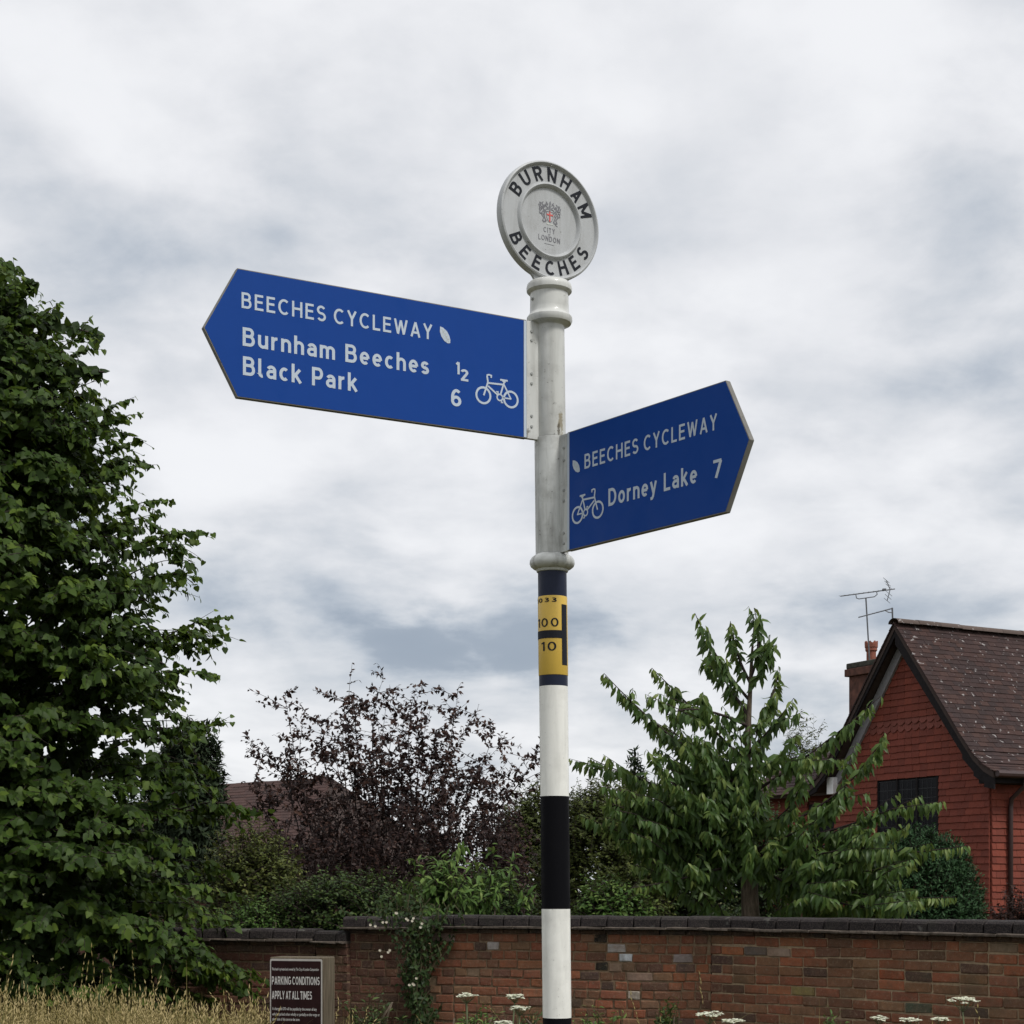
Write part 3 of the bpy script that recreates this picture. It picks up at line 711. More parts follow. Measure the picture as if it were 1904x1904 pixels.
def garden_wall(name, label, p0, p1, ztop, bond, mortar, pal, seed, specials=(), holes=(), coping=True, zbot=0.0, group=None):
    r = random.Random(seed)
    a = Vector((p0.x, p0.y, 0)); b = Vector((p1.x, p1.y, 0))
    u = (b-a).normalized(); L = (b-a).length; n = Vector((u.y, -u.x, 0))
    if n.y > 0: n = -n
    rot = Matrix((( u.x, -n.x, 0), (u.y, -n.y, 0), (0, 0, 1))).to_4x4()
    w = empty(name, a, label, 'wall', group)
    zc = ztop-(0.066+0.024+0.036 if coping else 0)
    mb = MB(); mb.frame_box(a, u, -n, UP, 0.004, L-0.004, 0.007, 0.222, zbot-0.1, zc-0.002)
    mb.build('mortar_core', M[mortar], w)
    C = 0.075; row = 0; z = zc-C/2
    objs = []
    while z > zbot+0.03:
        x = 0.0 if row % 2 == 0 else (0.056 if bond != 'stretcher' else -0.1125)
        x += r.uniform(-.012, .012) if bond != 'stretcher' else 0
        while x < L-0.02:
            if bond == 'stretcher': l = 0.215 if r.random() < 0.88 else 0.102
            else: l = r.choice((0.102, 0.102, 0.102, 0.102, 0.150, 0.215))
            x0, x1 = max(x, 0.0), min(x+l, L); ln = x1-x0
            if ln > 0.03:
                c = a+u*((x0+x1)/2)+UP*(z+r.uniform(-.004, .004)+0.007*math.sin((x0+x1)*1.3+row*0.35+seed)*(0.4 if row == 0 else 1))-n*(0.05-r.uniform(0.0, 0.007))
                sc = Matrix.Diagonal((ln/l, 1, 1, 1))
                me = r.choice(BR[l])
                o = link('brick', me, None, w, Matrix.Translation(c) @ rot @ Matrix.Rotation(r.uniform(-.012, .012), 4, 'Y') @ Matrix.Rotation(r.uniform(-.02, .02), 4, 'Z') @ sc)
                o.color = brick_col(r, pal); objs.append((o, c))
            x += l+0.0105
        z -= C; row += 1
    def nearest(px, py):
        best = None
        for o, c in objs:
            qx = CX+F*c.x/c.y; qy = HZ-F*(c.z-EYE)/c.y
            dd = (qx-px)**2+((qy-py)*1.6)**2
            if best is None or dd < best[0]: best = (dd, o, c)
        return best
    for px, py, col in specials: nearest(px, py)[1].color = (*col, 1)
    for px, py in holes:
        q = nearest(px, py)                      # brick painted near black for the dark of a missing brick's hole
        q[1].color = (0.004, 0.0035, 0.0035, 1)
    if coping:
        # projecting brick course, tile creasing, then a row of dark half-round coping bricks
        x = 0.0; cm_ = [brick_mesh(0.215, 0.036, 0.13, 900+seed+k) for k in range(3)]
        for q in cm_: q.materials.append(M['brick'])
        while x < L-0.05:
            ln = min(0.215, L-x)
            o = link('corbel_brick', r.choice(cm_), None, w, Matrix.Translation(a+u*(x+ln/2)+UP*(zc+0.018)+n*(-0.065+0.016)) @ rot @ Matrix.Diagonal((ln/0.215, 1, 1, 1)))
            o.color = brick_col(r, [(0.05, 0.033, 0.028), (0.07, 0.04, 0.032), (0.04, 0.03, 0.028)]); x += 0.222
        x = 0.0; tm = [brick_mesh(0.255, 0.020, 0.36, 950+seed+k, 0.004) for k in range(3)]
        for q in tm: q.materials.append(M['crease'])
        while x < L-0.05:
            ln = min(0.255, L-x)
            o = link('creasing_tile', r.choice(tm), None, w, Matrix.Translation(a+u*(x+ln/2)+UP*(zc+0.036+0.012+r.uniform(-.002, .002))+n*(-0.115+0.040+r.uniform(-.004, .006))) @ rot @ Matrix.Diagonal((ln/0.255, 1, 1, 1)))
            x += 0.260
        cps = []
        for k in range(5):
            rr = random.Random(seed*7+k); V = []; Fc = []; m_ = 9
            for e, xx in enumerate((-0.1075, -0.100, 0.100, 0.1075)):
                q = 0.94 if e in (0, 3) else 1.0
                for i in range(m_):
                    t = math.pi*i/(m_-1)
                    V.append((xx, -math.copysign(abs(math.cos(t))**0.45, math.cos(t))*0.150*q, (max(0, math.sin(t))**0.38)*0.088*q+rr.uniform(-.002, .002)))
            for e in range(3):
                for i in range(m_-1): Fc.append((e*m_+i, e*m_+i+1, (e+1)*m_+i+1, (e+1)*m_+i))
                Fc.append((e*m_+m_-1, e*m_, (e+1)*m_, (e+1)*m_+m_-1))
            Fc += [tuple(range(m_))[::-1], tuple(range(3*m_, 4*m_))]
            me = mesh_from('coping_brick', V, Fc); me.materials.append(M['coping']); cps.append(me)
        x = 0.0
        while x < L-0.05:
            ln = min(0.215, L-x)
            o = link('coping_brick', r.choice(cps), None, w, Matrix.Translation(a+u*(x+ln/2)+UP*(zc+0.060+r.uniform(-.003, .003))-n*(0.113+r.uniform(-.004, .004))) @ rot @ Matrix.Rotation(r.uniform(-.012, .012), 4, 'Y') @ Matrix.Diagonal((ln/0.215, 1, 1, 1)))
            k = r.uniform(0.75, 1.35); o.color = (0.014*k, 0.011*k, 0.012*k, 1); x += 0.2235
    return w
ZW = EYE-0.2307
def pl_pt(px, y): return Vector(((px-CX)/F*y, y, 0))
pB0 = pl_pt(1322, 13.67); thB = R(46.4)
pB1 = pB0+Vector((math.cos(thB), -math.sin(thB), 0))*3.95
garden_wall('garden_wall', 'red brick garden wall with pale repointed joints, running nearer at the right edge', pB0, pB1, ZW, 'stretcher', 'mortar_light',
            PAL+[(0.24, 0.12, 0.062)]*4+[(0.15, 0.078, 0.046)]*3+[(0.085, 0.048, 0.036)]*2+[(0.33, 0.115, 0.05)], 3,
            specials=[(1472, 1773, (.34, .25, .19)), (1398, 1772, (.13, .11, .095)), (1648, 1815, (.30, .075, .03)), (1885, 1812, (.36, .10, .04)), (1880, 1770, (.25, .18, .12)), (1500, 1852, (.24, .19, .07)), (1715, 1868, (.07, .085, .055))])
pA0 = pl_pt(800, 14.5)
garden_wall('garden_wall', 'old red brick garden wall of short bricks with white patches, behind the pole', pA0, pB0, ZW, 'header', 'mortar', PAL, 5,
            specials=[(1145, 1757, (.52, .50, .47)), (1178, 1776, (.66, .70, .72)), (1169, 1842, (.50, .45, .38)), (1275, 1780, (.30, .25, .24)), (917, 1753, (.50, .46, .44)), (834, 1748, (.34, .25, .22)), (1141, 1792, (.30, .20, .14)), (1176, 1812, (.30, .20, .15)), (885, 1810, (.24, .17, .11))],
            holes=[(1131, 1743), (1117, 1793)])
PAL_SHADED = [(0.105, 0.038, 0.025)]*3+[(0.085, 0.036, 0.026)]*3+[(0.07, 0.037, 0.029)]*2+[(0.125, 0.046, 0.028)]  # darker brick palette: shade beside the lime tree put into the colour
pM0 = pl_pt(640, 15.1); pM1 = pl_pt(797, 14.85)
garden_wall('garden_wall', 'dark shaded brick wall stretch left of the climbing rose', pM0, pM1, EYE-54*14.9/F, 'header', 'mortar', PAL_SHADED, 9)
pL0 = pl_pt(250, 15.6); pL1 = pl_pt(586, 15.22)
garden_wall('garden_wall', 'lower dark brick wall stretch running under the lime tree', pL0, pL1, EYE-76*15.3/F, 'stretcher', 'mortar', PAL_SHADED, 12)
garden_wall('brick_pier', 'short brick pier stepping up behind the parking notice', pl_pt(587, 15.16), pl_pt(646, 15.03), EYE-80*15.1/F, 'header', 'mortar', PAL_SHADED+[(0.14, 0.08, 0.05)]*2, 14)['category'] = 'pier'

# ================================================================== the tile-hung house
HO = Vector((7.23, 26.0, 0)); hg = Vector((-math.cos(R(61)), math.sin(R(61)), 0)); hs = Vector((math.sin(R(61)), math.cos(R(61)), 0))
def H(t, s, z): return HO+hg*t+hs*s+UP*z
M['hung_tile'] = mat_piece('wall_tile', 0.8, mot=0.35, bump=0.4)
M['hung_tile_far'] = mat_piece('wall_tile_rows', 0.8, mot=0.35, bump=0.4, attr=True, base=[(0.0, (0.155, 0.034, 0.021)), (0.5, (0.172, 0.037, 0.022)), (1.0, (0.19, 0.041, 0.024))])
M['roof_tile'] = mat_piece('roof_tile', 0.9, mot=0.22, lichen=0.8, lichen_col=(0.30, 0.28, 0.275), bump=0.5, lscale=12.0)
M['roof_tile_far'] = mat_piece('roof_tile_rows', 0.9, mot=0.22, lichen=0.8, lichen_col=(0.30, 0.28, 0.275), bump=0.5, lscale=12.0, attr=True,
                               base=[(0.0, (0.030, 0.019, 0.019)), (0.5, (0.040, 0.023, 0.022)), (1.0, (0.050, 0.028, 0.025))])
M['house_core'] = mat_simple('house_core', (0.09, 0.03, 0.02), 0.9)
M['roof_core'] = mat_simple('roof_core', (0.045, 0.03, 0.026), 0.9)
M['dark_timber'] = mat_simple('dark_timber', (0.013, 0.011, 0.012), 0.8, 0.15, var=0.3)
M['grey_timber'] = mat_simple('grey_painted_timber', (0.24, 0.235, 0.25), 0.7, var=0.15)
M['white_timber'] = mat_simple('white_painted_timber', (0.72, 0.72, 0.73), 0.6, var=0.08)
M['lead'] = mat_simple('lead_came', (0.028, 0.03, 0.033), 0.6, 0.2)
M['pipe'] = mat_simple('brown_iron', (0.045, 0.025, 0.024), 0.5)
def mat_glass():
    m, nt, out = new_mat('dark_window_glass'); g = G(nt)
    nt.links.new(g.pbsdf((0.004, 0.004, 0.006), 0.25, 0.12), out.inputs[0]); return m
M['glass'] = mat_glass()
house = empty('tile_hung_house', H(0, 0, 0), 'red tile-hung house with steep gable and brown lichen-spotted tiled roof', 'house')
TW, HW, EAVE, APEX, OV = 0.0, 3.6, 3.42, 5.84, 0.30
roofprof = [(-0.36, 3.36), (-0.16, 3.46), (0.06, 3.64), (0.30, 3.92), (1.8, APEX)]       # right slope, with the bell-cast foot
def tile_mesh(w, l, tk, seed, tint, point=False):
    """tile lying along +y (up the slope), x across, z out"""
    r = random.Random(seed); j = lambda: r.uniform(-.002, .002)
    if point: out = [(-w/2, l), (-w/2, 0.045), (-w*0.18, 0.0), (w*0.18, 0.0), (w/2, 0.045), (w/2, l)]
    else: out = [(-w/2, l), (-w/2, 0), (w/2, 0), (w/2, l)]
    n = len(out); cam_ = r.uniform(0.0, 0.004)
    V = [(x+j(), y+j(), tk+(cam_ if y < 0.01 else 0)) for x, y in out]+[(x, y, 0) for x, y in out]
    Fc = [tuple(range(n)), tuple(range(n, 2*n))[::-1]]+[(i, i+n, (i+1) % n+n, (i+1) % n) for i in range(n)]
    me = mesh_from('tile', V, Fc)
    bm = bmesh.new(); bm.from_mesh(me); bmesh.ops.recalc_face_normals(bm, faces=bm.faces); bm.to_mesh(me); bm.free()
    a = me.attributes.new('tint', 'FLOAT', 'POINT'); a.data.foreach_set('value', [tint]*len(me.vertices)); return me
def lay_tiles(rows, parent, objmat, farmat, pal, w, l, tk, maxobj, seed, tilt=0.035, point_rows=(), pal_point=None, score=None):
    """rows: list of (row index, origin, across, up, out, x0, x1, offset). The largest become objects, the rest one mesh."""
    r = random.Random(seed); spots = []
    for (k, o, ax, upv, nrm, x0, x1, off) in rows:
        x = x0-w+off*w
        while x < x1:
            a, b = max(x, x0), min(x+w-0.003, x1)
            if b-a > 0.03:
                c = o+ax*((a+b)/2)
                spots.append((c.y if score is None else score(c), k, c, ax, upv, nrm, (b-a)/(w-0.003), r.random()))
            x += w
    vis = []
    for sp in spots:
        qx = CX+F*sp[2].x/sp[2].y
        vis.append((0 if 1380 < qx < 1912 else 1, sp[0], sp))
    vis.sort(key=lambda q: (q[0], q[1]))
    mv = [tile_mesh(w-0.003, l, tk, seed+i, 0.5) for i in range(5)]; mp = [tile_mesh(w-0.003, l, tk, seed+i, 0.5, True) for i in range(2)]
    for q in mv+mp: q.materials.append(objmat)
    allV = []; allF = []; tint = []
    for i, (_, _, sp) in enumerate(vis):
        _, k, c, ax, upv, nrm, sx, rv = sp
        u2 = (upv*math.cos(tilt)-nrm*math.sin(tilt)); n2 = ax.cross(u2)
        if n2.dot(nrm) < 0: n2 = -n2
        jit = r.uniform(-.012, .012)
        mat = Matrix(((ax.x, u2.x, n2.x, c.x), (ax.y, u2.y, n2.y, c.y), (ax.z, u2.z, n2.z, c.z), (0, 0, 0, 1))) @ Matrix.Translation((0, r.uniform(-.003, .003), r.uniform(0, .004))) @ Matrix.Rotation(jit, 4, 'Z') @ Matrix.Diagonal((sx, 1, 1, 1))
        me = (mp if k in point_rows else mv)[int(rv*97) % (2 if k in point_rows else 5)]
        if i < maxobj:
            o = link('tile', me, None, parent, mat)
            pc = pal_point if (k in point_rows and pal_point) else pal
            cc = Vector(r.choice(pc)); kk = r.uniform(0.88, 1.12); o.color = (cc.x*kk, cc.y*kk, cc.z*kk, 1)
        else:
            b0 = len(allV); allV += [mat @ v.co for v in me.vertices]; allF += [tuple(x+b0 for x in p.vertices) for p in me.polygons]; tint += [rv]*len(me.vertices)
    if allV:
        me = mesh_from('tile_rows', allV, allF)
        a = me.attributes.new('tint', 'FLOAT', 'POINT'); a.data.foreach_set('value', tint)
        o = link('tile_rows', me, farmat, parent); o['kind'] = 'stuff'
PALH = [(0.175, 0.037, 0.022), (0.160, 0.034, 0.021), (0.19, 0.041, 0.024), (0.17, 0.037, 0.023)]
PALP = [(0.185, 0.052, 0.038), (0.17, 0.047, 0.034)]
PALR = [(0.042, 0.022, 0.020), (0.035, 0.020, 0.019), (0.050, 0.026, 0.022), (0.031, 0.019, 0.019)]
# gable wall core and its hung tiles
def gable_half(z):                                       # half width of the gable at height z, under the roof line
    pr_ = [(-0.02, 3.46), (0.06, 3.53), (0.30, 3.80), (1.8, APEX-0.12)]
    if z <= pr_[0][1]: return 1.8
    for (t0, z0), (t1, z1) in zip(pr_[:-1], pr_[1:]):
        if z <= z1: return 1.8-max(0.0, t0+(t1-t0)*(z-z0)/(z1-z0))
    return 0.0
mb = MB(); mb.prism([H(t, 0.0, z) for t, z in ((0, -0.1), (HW, -0.1), (HW, 3.46), (HW-0.06, 3.53), (HW-0.30, 3.80), (1.8, APEX-0.12), (0.30, 3.80), (0.06, 3.53), (0, 3.46))], hs*0.25)
gw = mb.build('gable_wall', M['house_core'], house)
WT0, WT1, WZ0, WZ1 = 1.085, 2.52, 2.42, 3.41            # window opening
rows = []; z = 1.25; k = 0
while z < APEX-0.30:
    hw = gable_half(z+0.05)
    segs = [(1.8-hw, 1.8+hw)]
    if WZ0-0.1 < z < WZ1-0.02: segs = [(0.0, WT0), (WT1, HW)]
    for a, b in segs: rows.append((k, H(0, 0, z)-hs*0.014, hg, UP, -hs, a, b, 0.5*(k % 2)))
    z += 0.107; k += 1
kp = [int((4.20-1.25)/0.107), int((4.31-1.25)/0.107)]
lay_tiles(rows, gw, M['hung_tile'], M['hung_tile_far'], PALH, 0.168, 0.15, 0.026, 300, 21, 0.15, kp, PALP, score=lambda c: -c.z*0.25+c.y*0.2)
mb = MB(); mb.prism([H(0.0, 0.02, -0.1), H(0.0, 5.4, -0.1), H(0.0, 5.4, 3.5), H(0.0, 0.02, 3.5)], -hg*-0.05)
sw = mb.build('side_wall', M['house_core'], house)
rows = []; z = 1.25; k = 0
while z < 3.40:
    rows.append((k, H(0, 0, z)+hg*-0.016, hs, UP, -hg, 0.0, 4.5, 0.5*(k % 2))); z += 0.107; k += 1
lay_tiles(rows, sw, M['hung_tile'], M['hung_tile_far'], PALH, 0.168, 0.15, 0.026, 150, 31, 0.15)
# window
wd = MB(); wd.frame_box(H(0, 0, 0), hg, -hs, UP, WT0, WT1, 0.001, 0.006, WZ0, WZ1)
win = wd.build('window', M['dark_timber'], house)
nl = 3; cw = (WT1-WT0-0.08)/nl
mb = MB()
for i in range(nl+1):
    x = WT0+0.02+i*(cw+0.013); mb.frame_box(H(0, 0, 0), hg, -hs, UP, x, x+0.04, 0.0065, 0.028, WZ0+0.01, WZ1-0.01)
mb.build('mullion', M['dark_timber'], win)['kind'] = 'stuff'
for i in range(nl):
    x0 = WT0+0.062+i*(cw+0.013); x1 = x0+cw-0.029; nx, nz = 4, 6
    for a in range(nx):
        for b in range(nz):
            xa, xb = x0+(x1-x0)*a/nx+0.004, x0+(x1-x0)*(a+1)/nx-0.004
            za, zb = WZ0+0.05+(WZ1-WZ0-0.10)*b/nz+0.004, WZ0+0.05+(WZ1-WZ0-0.10)*(b+1)/nz-0.004
            mb = MB(); mb.frame_box(H(0, 0, 0), hg, -hs, UP, xa, xb, 0.007, 0.010, za, zb)
            o = mb.build('pane', M['glass'], win)
    mb = MB()
    for a in range(nx+1):
        x = x0+(x1-x0)*a/nx; mb.frame_box(H(0, 0, 0), hg, -hs, UP, x-0.005, x+0.005, 0.0065, 0.014, WZ0+0.05, WZ1-0.05)
    for b in range(nz+1):
        z = WZ0+0.05+(WZ1-WZ0-0.10)*b/nz; mb.frame_box(H(0, 0, 0), hg, -hs, UP, x0, x1, 0.0068, 0.0135, z-0.005, z+0.005)
    mb.build('leaded_lattice', M['lead'], win)
# roof slabs following the profile, tiles on the right slope, pale soffit under the left verge
def slope_pts(side):
    return [((t if side == 0 else HW-t), z) for t, z in roofprof]
roof = None
for side in (0, 1):
    mb = MB(); P_ = slope_pts(side)
    for (t0, z0), (t1, z1) in zip(P_[:-1], P_[1:]):
        poly = [H(t0, -OV, z0), H(t1, -OV, z1), H(t1, -OV, z1-0.09), H(t0, -OV, z0-0.09)]
        mb.prism(poly, hs*6.0)
    o = mb.build('roof_slope', M['roof_core'], house)
    if side == 0: roof = o
    else: roof_l = o
def slope_rows(side, gauge, s0, s1):
    P_ = [Vector((t, z)) for t, z in slope_pts(side)]; out = []; k = 0
    cum = [0.0]
    for p, q in zip(P_[:-1], P_[1:]): cum.append(cum[-1]+(q-p).length)
    d = -0.03
    while d < cum[-1]-0.06:
        i = max(j for j in range(len(P_)-1) if cum[j] <= max(d, 0)); f = (d-cum[i])/(cum[i+1]-cum[i])
        p = P_[i]+(P_[i+1]-P_[i])*f; dr = (P_[i+1]-P_[i]).normalized()
        upv = (hg*dr.x+UP*dr.y); nrm = (hg*-dr.y+UP*dr.x) if side == 0 else (hg*-dr.y+UP*dr.x)
        if nrm.z < 0: nrm = -nrm
        out.append((k, H(p.x, 0, p.y)+nrm*0.012, hs, upv, nrm, s0, s1, 0.5*(k % 2))); d += gauge; k += 1
    return out
lay_tiles(slope_rows(0, 0.100, -OV-0.02, 4.2), roof, M['roof_tile'], M['roof_tile_far'], PALR, 0.168, 0.17, 0.014, 300, 41, 0.06)
lay_tiles(slope_rows(1, 0.100, -OV-0.02, 2.2), roof_l, M['roof_tile'], M['roof_tile_far'], PALR, 0.168, 0.17, 0.014, 0, 43, 0.06)
rt = [mesh_from('ridge_tile', [(x, math.cos(math.pi*i/8)*0.12, math.sin(math.pi*i/8)*0.085) for x in (-0.225, 0.225) for i in range(9)], [(i, i+1, i+10, i+9) for i in range(8)], True) for _ in range(1)]
rt[0].materials.append(M['roof_tile'])
for i in range(12):
    c = H(1.8, -OV+0.20+i*0.455, APEX+0.012+random.uniform(-.008, .008))
    o = link('ridge_tile', rt[0], None, roof, Matrix(((hs.x, hg.x, 0, c.x), (hs.y, hg.y, 0, c.y), (0, 0, 1, c.z), (0, 0, 0, 1))))
    kk = random.uniform(.8, 1.3); o.color = (0.10*kk, 0.075*kk, 0.065*kk, 1)
# dark barge boards just inside the verge, and a pale board against the wall under the left rake
for side in (0, 1):
    P_ = slope_pts(side); mb = MB()
    for (t0, z0), (t1, z1) in zip(P_[:-1], P_[1:]):
        k0, k1 = (0.20, 0.26) if side == 0 else (0.10, 0.13)
        mb.prism([H(t0, -OV+0.012, z0-0.088), H(t1, -OV+0.012, z1-0.088), H(t1, -OV+0.012, z1-k1-0.06), H(t0, -OV+0.012, z0-k0-0.06)], hs*0.03)
    mb.build('barge_board', M['dark_timber'], house)
P_ = [(HW+0.02, 3.36), (HW-0.06, 3.46), (HW-0.30, 3.76), (1.86, APEX-0.20)]; mb = MB()
for i in range(3):
    (t0, z0), (t1, z1) = P_[i], P_[i+1]
    w0, w1 = (0.13, 0.15) if i == 0 else (0.15 if i == 1 else 0.24, 0.24)
    mb.prism([H(t0, -0.085, z0), H(t1, -0.085, z1), H(t1, -0.085, z1-w1), H(t0, -0.085, z0-w0)], hs*0.05)
mb.build('rake_board', M['grey_timber'], house)
mb = MB(); mb.frame_box(H(HW-0.02, -0.10, 0), hg, hs, UP, -0.12, 0.05, -0.07, 0.05, 3.22, 3.50)
mb.build('board_foot', M['white_timber'], house)
mb = MB(); mb.frame_box(H(0, 0, 0), hg, hs, UP, -0.30, -0.012, -OV+0.05, 5.0, 3.20, 3.29); mb.build('eaves_soffit', M['dark_timber'], house)
mb = MB(); mb.tube([H(-0.42, -OV+0.02, 3.33), H(-0.42, 5, 3.33)], 0.05, 8); mb.build('gutter', M['pipe'], house)
mb = MB(); mb.tube([H(-0.40, 0.33, 3.30), H(-0.36, 0.33, 3.16), H(-0.10, 0.33, 2.98), H(-0.085, 0.33, 2.85), H(-0.085, 0.33, 0)], 0.036, 8); mb.build('drainpipe', M['pipe'], house, smooth=True)
# lower wing on the left with hipped roof
WS = 0.55
mb = MB(); mb.frame_box(H(0, 0, 0), hg, hs, UP, HW+0.003, 6.6, WS, 5.0, -0.1, 3.28); wg = mb.build('wing_wall', M['house_core'], house)
rows = []; z = 1.25; k = 0
while z < 3.2:
    segs = [(HW, 6.6)]
    if 2.35 < z < 3.08: segs = [(HW, 4.02), (5.0, 6.6)]
    for a, b in segs: rows.append((k, H(0, WS, z)-hs*0.014, hg, UP, -hs, a, b, 0.5*(k % 2)))
    z += 0.107; k += 1
lay_tiles(rows, wg, M['hung_tile'], M['hung_tile_far'], PALH, 0.168, 0.15, 0.026, 60, 51, 0.15)
mb = MB(); mb.frame_box(H(0, WS, 0), hg, -hs, UP, 4.03, 4.99, 0.001, 0.012, 2.40, 3.12); ww = mb.build('window', M['dark_timber'], house)
for i in range(3):
    mb = MB(); mb.frame_box(H(0, WS, 0), hg, -hs, UP, 4.07+i*0.31, 4.34+i*0.31, 0.0125, 0.016, 2.45, 3.07); mb.build('pane', M['glass'], ww)
e0, e1 = HW-0.4, 6.95; zr = 5.05; sr = WS+2.2; hp = 2.2
mb = MB()
A0, A1 = H(e0, WS-0.32, 3.30), H(e1, WS-0.32, 3.30); B0, B1 = H(e0, sr, zr), H(e1-hp, sr, zr); C1 = H(e1, sr+2.5, 3.30); C0 = H(e0, sr+2.5, 3.30)
for poly in ([A0, A1, B1, B0], [A1, C1, B1], [C1, C0, B0, B1]):
    nn = (poly[1]-poly[0]).cross(poly[2]-poly[0]).normalized()
    if nn.z > 0: nn = -nn
    mb.prism(poly, nn*0.07)
wr = mb.build('wing_roof', M['roof_core'], house)
sl = (B0-A0); slen = sl.length; upv = sl.normalized(); nrm = hg.cross(upv)
if nrm.z < 0: nrm = -nrm
rows = []; d = -0.03; k = 0
while d < slen-0.05:
    f = d/slen; rows.append((k, H(0, WS-0.32, 3.30)+upv*d+nrm*0.012, hg, upv, nrm, e0, e1-hp*max(f, 0), 0.5*(k % 2))); d += 0.1; k += 1
lay_tiles(rows, wr, M['roof_tile'], M['roof_tile_far'], PALR, 0.168, 0.17, 0.014, 200, 61, 0.06)
# chimney
M['chim'] = mat_simple('chimney_brick', (0.10, 0.043, 0.030), 0.9, var=0.45, scale=9, bump=0.5)
M['chim_cap'] = mat_simple('chimney_cap', (0.045, 0.045, 0.035), 0.95, var=0.4, scale=12, bump=0.5)
M['pot'] = mat_simple('terracotta', (0.22, 0.075, 0.048), 0.85, var=0.25, scale=14)
cb = at(1622, 1300, 30.2); cb.z = 0
def chbox(mb, w, d, z0, z1, o=cb): mb.frame_box(o, hg, hs, UP, -w, w, -d, d, z0, z1)
cz = lambda py: EYE+(HZ-py)*30.2/F
mb = MB(); chbox(mb, 0.36, 0.22, 3.4, cz(1256)); ch = mb.build('chimney', M['chim'], house)
mb = MB(); chbox(mb, 0.42, 0.28, cz(1256)+0.001, cz(1242)); mb.build('chimney_corbel', M['chim'], ch, bevel=0.01)
mb = MB(); chbox(mb, 0.40, 0.26, cz(1242)+0.001, cz(1231)); mb.build('chimney_cap', M['chim_cap'], ch, bevel=0.02)
pc = at(1620, 1230, 30.2); n_ = 16
V = []; Fc = []
pr = [(0.085, cz(1232)), (0.085, cz(1212)), (0.105, cz(1210)), (0.105, cz(1205)), (0.115, cz(1204)), (0.118, cz(1197)), (0.09, cz(1197)), (0.085, cz(1210))]
for i, (r_, z_) in enumerate(pr):
    V += [Vector((pc.x+r_*math.cos(2*math.pi*q/n_), pc.y+r_*math.sin(2*math.pi*q/n_), z_+(0.045 if (i in (5, 6) and q % 2) else 0))) for q in range(n_)]
for i in range(len(pr)-1):
    for q in range(n_):
        a, b = i*n_+q, i*n_+(q+1) % n_; Fc.append((a, b, b+n_, a+n_))
mb = MB(); mb.v = V; mb.f = Fc; mb.build('chimney_pot', M['pot'], ch)

# television aerials
M['alu'] = mat_simple('aerial_metal', (0.12, 0.125, 0.135), 0.5, 0.4, 0.3)
AD = 30.0
ant = empty('television_aerial', at(1616, 1228, AD), 'tall many-rod television aerial on a mast behind the chimney pot', 'aerial')
mb = MB(); mb.tube([at(1617, 1232, AD), at(1610, 1112, AD)], 0.013, 6); mb.build('mast', M['alu'], ant)
mb = MB(); mb.tube([at(1562.5, 1108.5, AD), at(1664, 1095, AD)], 0.010, 5); bm_ = mb.build('boom', M['alu'], ant)
mb = MB(); mb.tube([at(1591.5, 1106, AD), at(1592.5, 1112, AD), at(1597, 1113.5, AD), at(1626, 1109.5, AD), at(1631, 1105, AD), at(1630, 1101, AD)], 0.009, 5); mb.build('cradle', M['alu'], bm_)
for i in range(10):
    c = at(1564+i*9.2, 1108.3-i*1.22, AD); dv = Vector((0.45, 0.88, 0.12)).normalized()*(0.13+0.006*i)
    mb = MB(); mb.tube([c-dv, c+dv], 0.0045, 4); mb.build('rod', M['alu'], bm_)
mb = MB(); c = at(1644, 1097, AD); mb.frame_box(c, Vector((1, 0, 0)), Vector((0, 1, 0)), UP, -0.03, 0.03, -0.03, 0.03, -0.012, 0.022); mb.build('dipole_box', M['alu'], bm_)
for a, b in (((1655, 1096.5), (1648, 1079)), ((1655, 1096.5), (1649.5, 1117))):
    mb = MB(); mb.tube([at(*a, AD), at(*b, AD)], 0.008, 5); rf = mb.build('reflector_arm', M['alu'], bm_)
    for f in (0.35, 0.65, 1.0):
        c = at(a[0]+(b[0]-a[0])*f, a[1]+(b[1]-a[1])*f, AD); dv = Vector((0.5, 0.85, -0.12)).normalized()*0.17
        mb = MB(); mb.tube([c-dv, c+dv], 0.004, 4); mb.build('rod', M['alu'], bm_)
ant2 = empty('television_aerial', at(1660, 1168, 28.5), 'short slanting television aerial on the roof ridge', 'aerial')
mb = MB(); mb.tube([at(1660.5, 1172, 28.5), at(1659, 1130, 28.5)], 0.014, 6); mb.build('mast', M['alu'], ant2)
mb = MB(); mb.tube([at(1596, 1148, 28.5), at(1660, 1131, 28.5)], 0.010, 5); b2 = mb.build('boom', M['alu'], ant2)
mb = MB(); mb.tube([at(1645, 1134.5, 28.5), at(1652, 1138.5, 28.5), at(1658.5, 1139, 28.5)], 0.009, 5); mb.build('brace', M['alu'], b2)
for i in range(8):
    c = at(1600+i*8, 1147-i*2.1, 28.5); dv = Vector((0.42, 0.9, 0.1)).normalized()*(0.07+0.004*i)
    mb = MB(); mb.tube([c-dv, c+dv], 0.004, 4); mb.build('rod', M['alu'], b2)

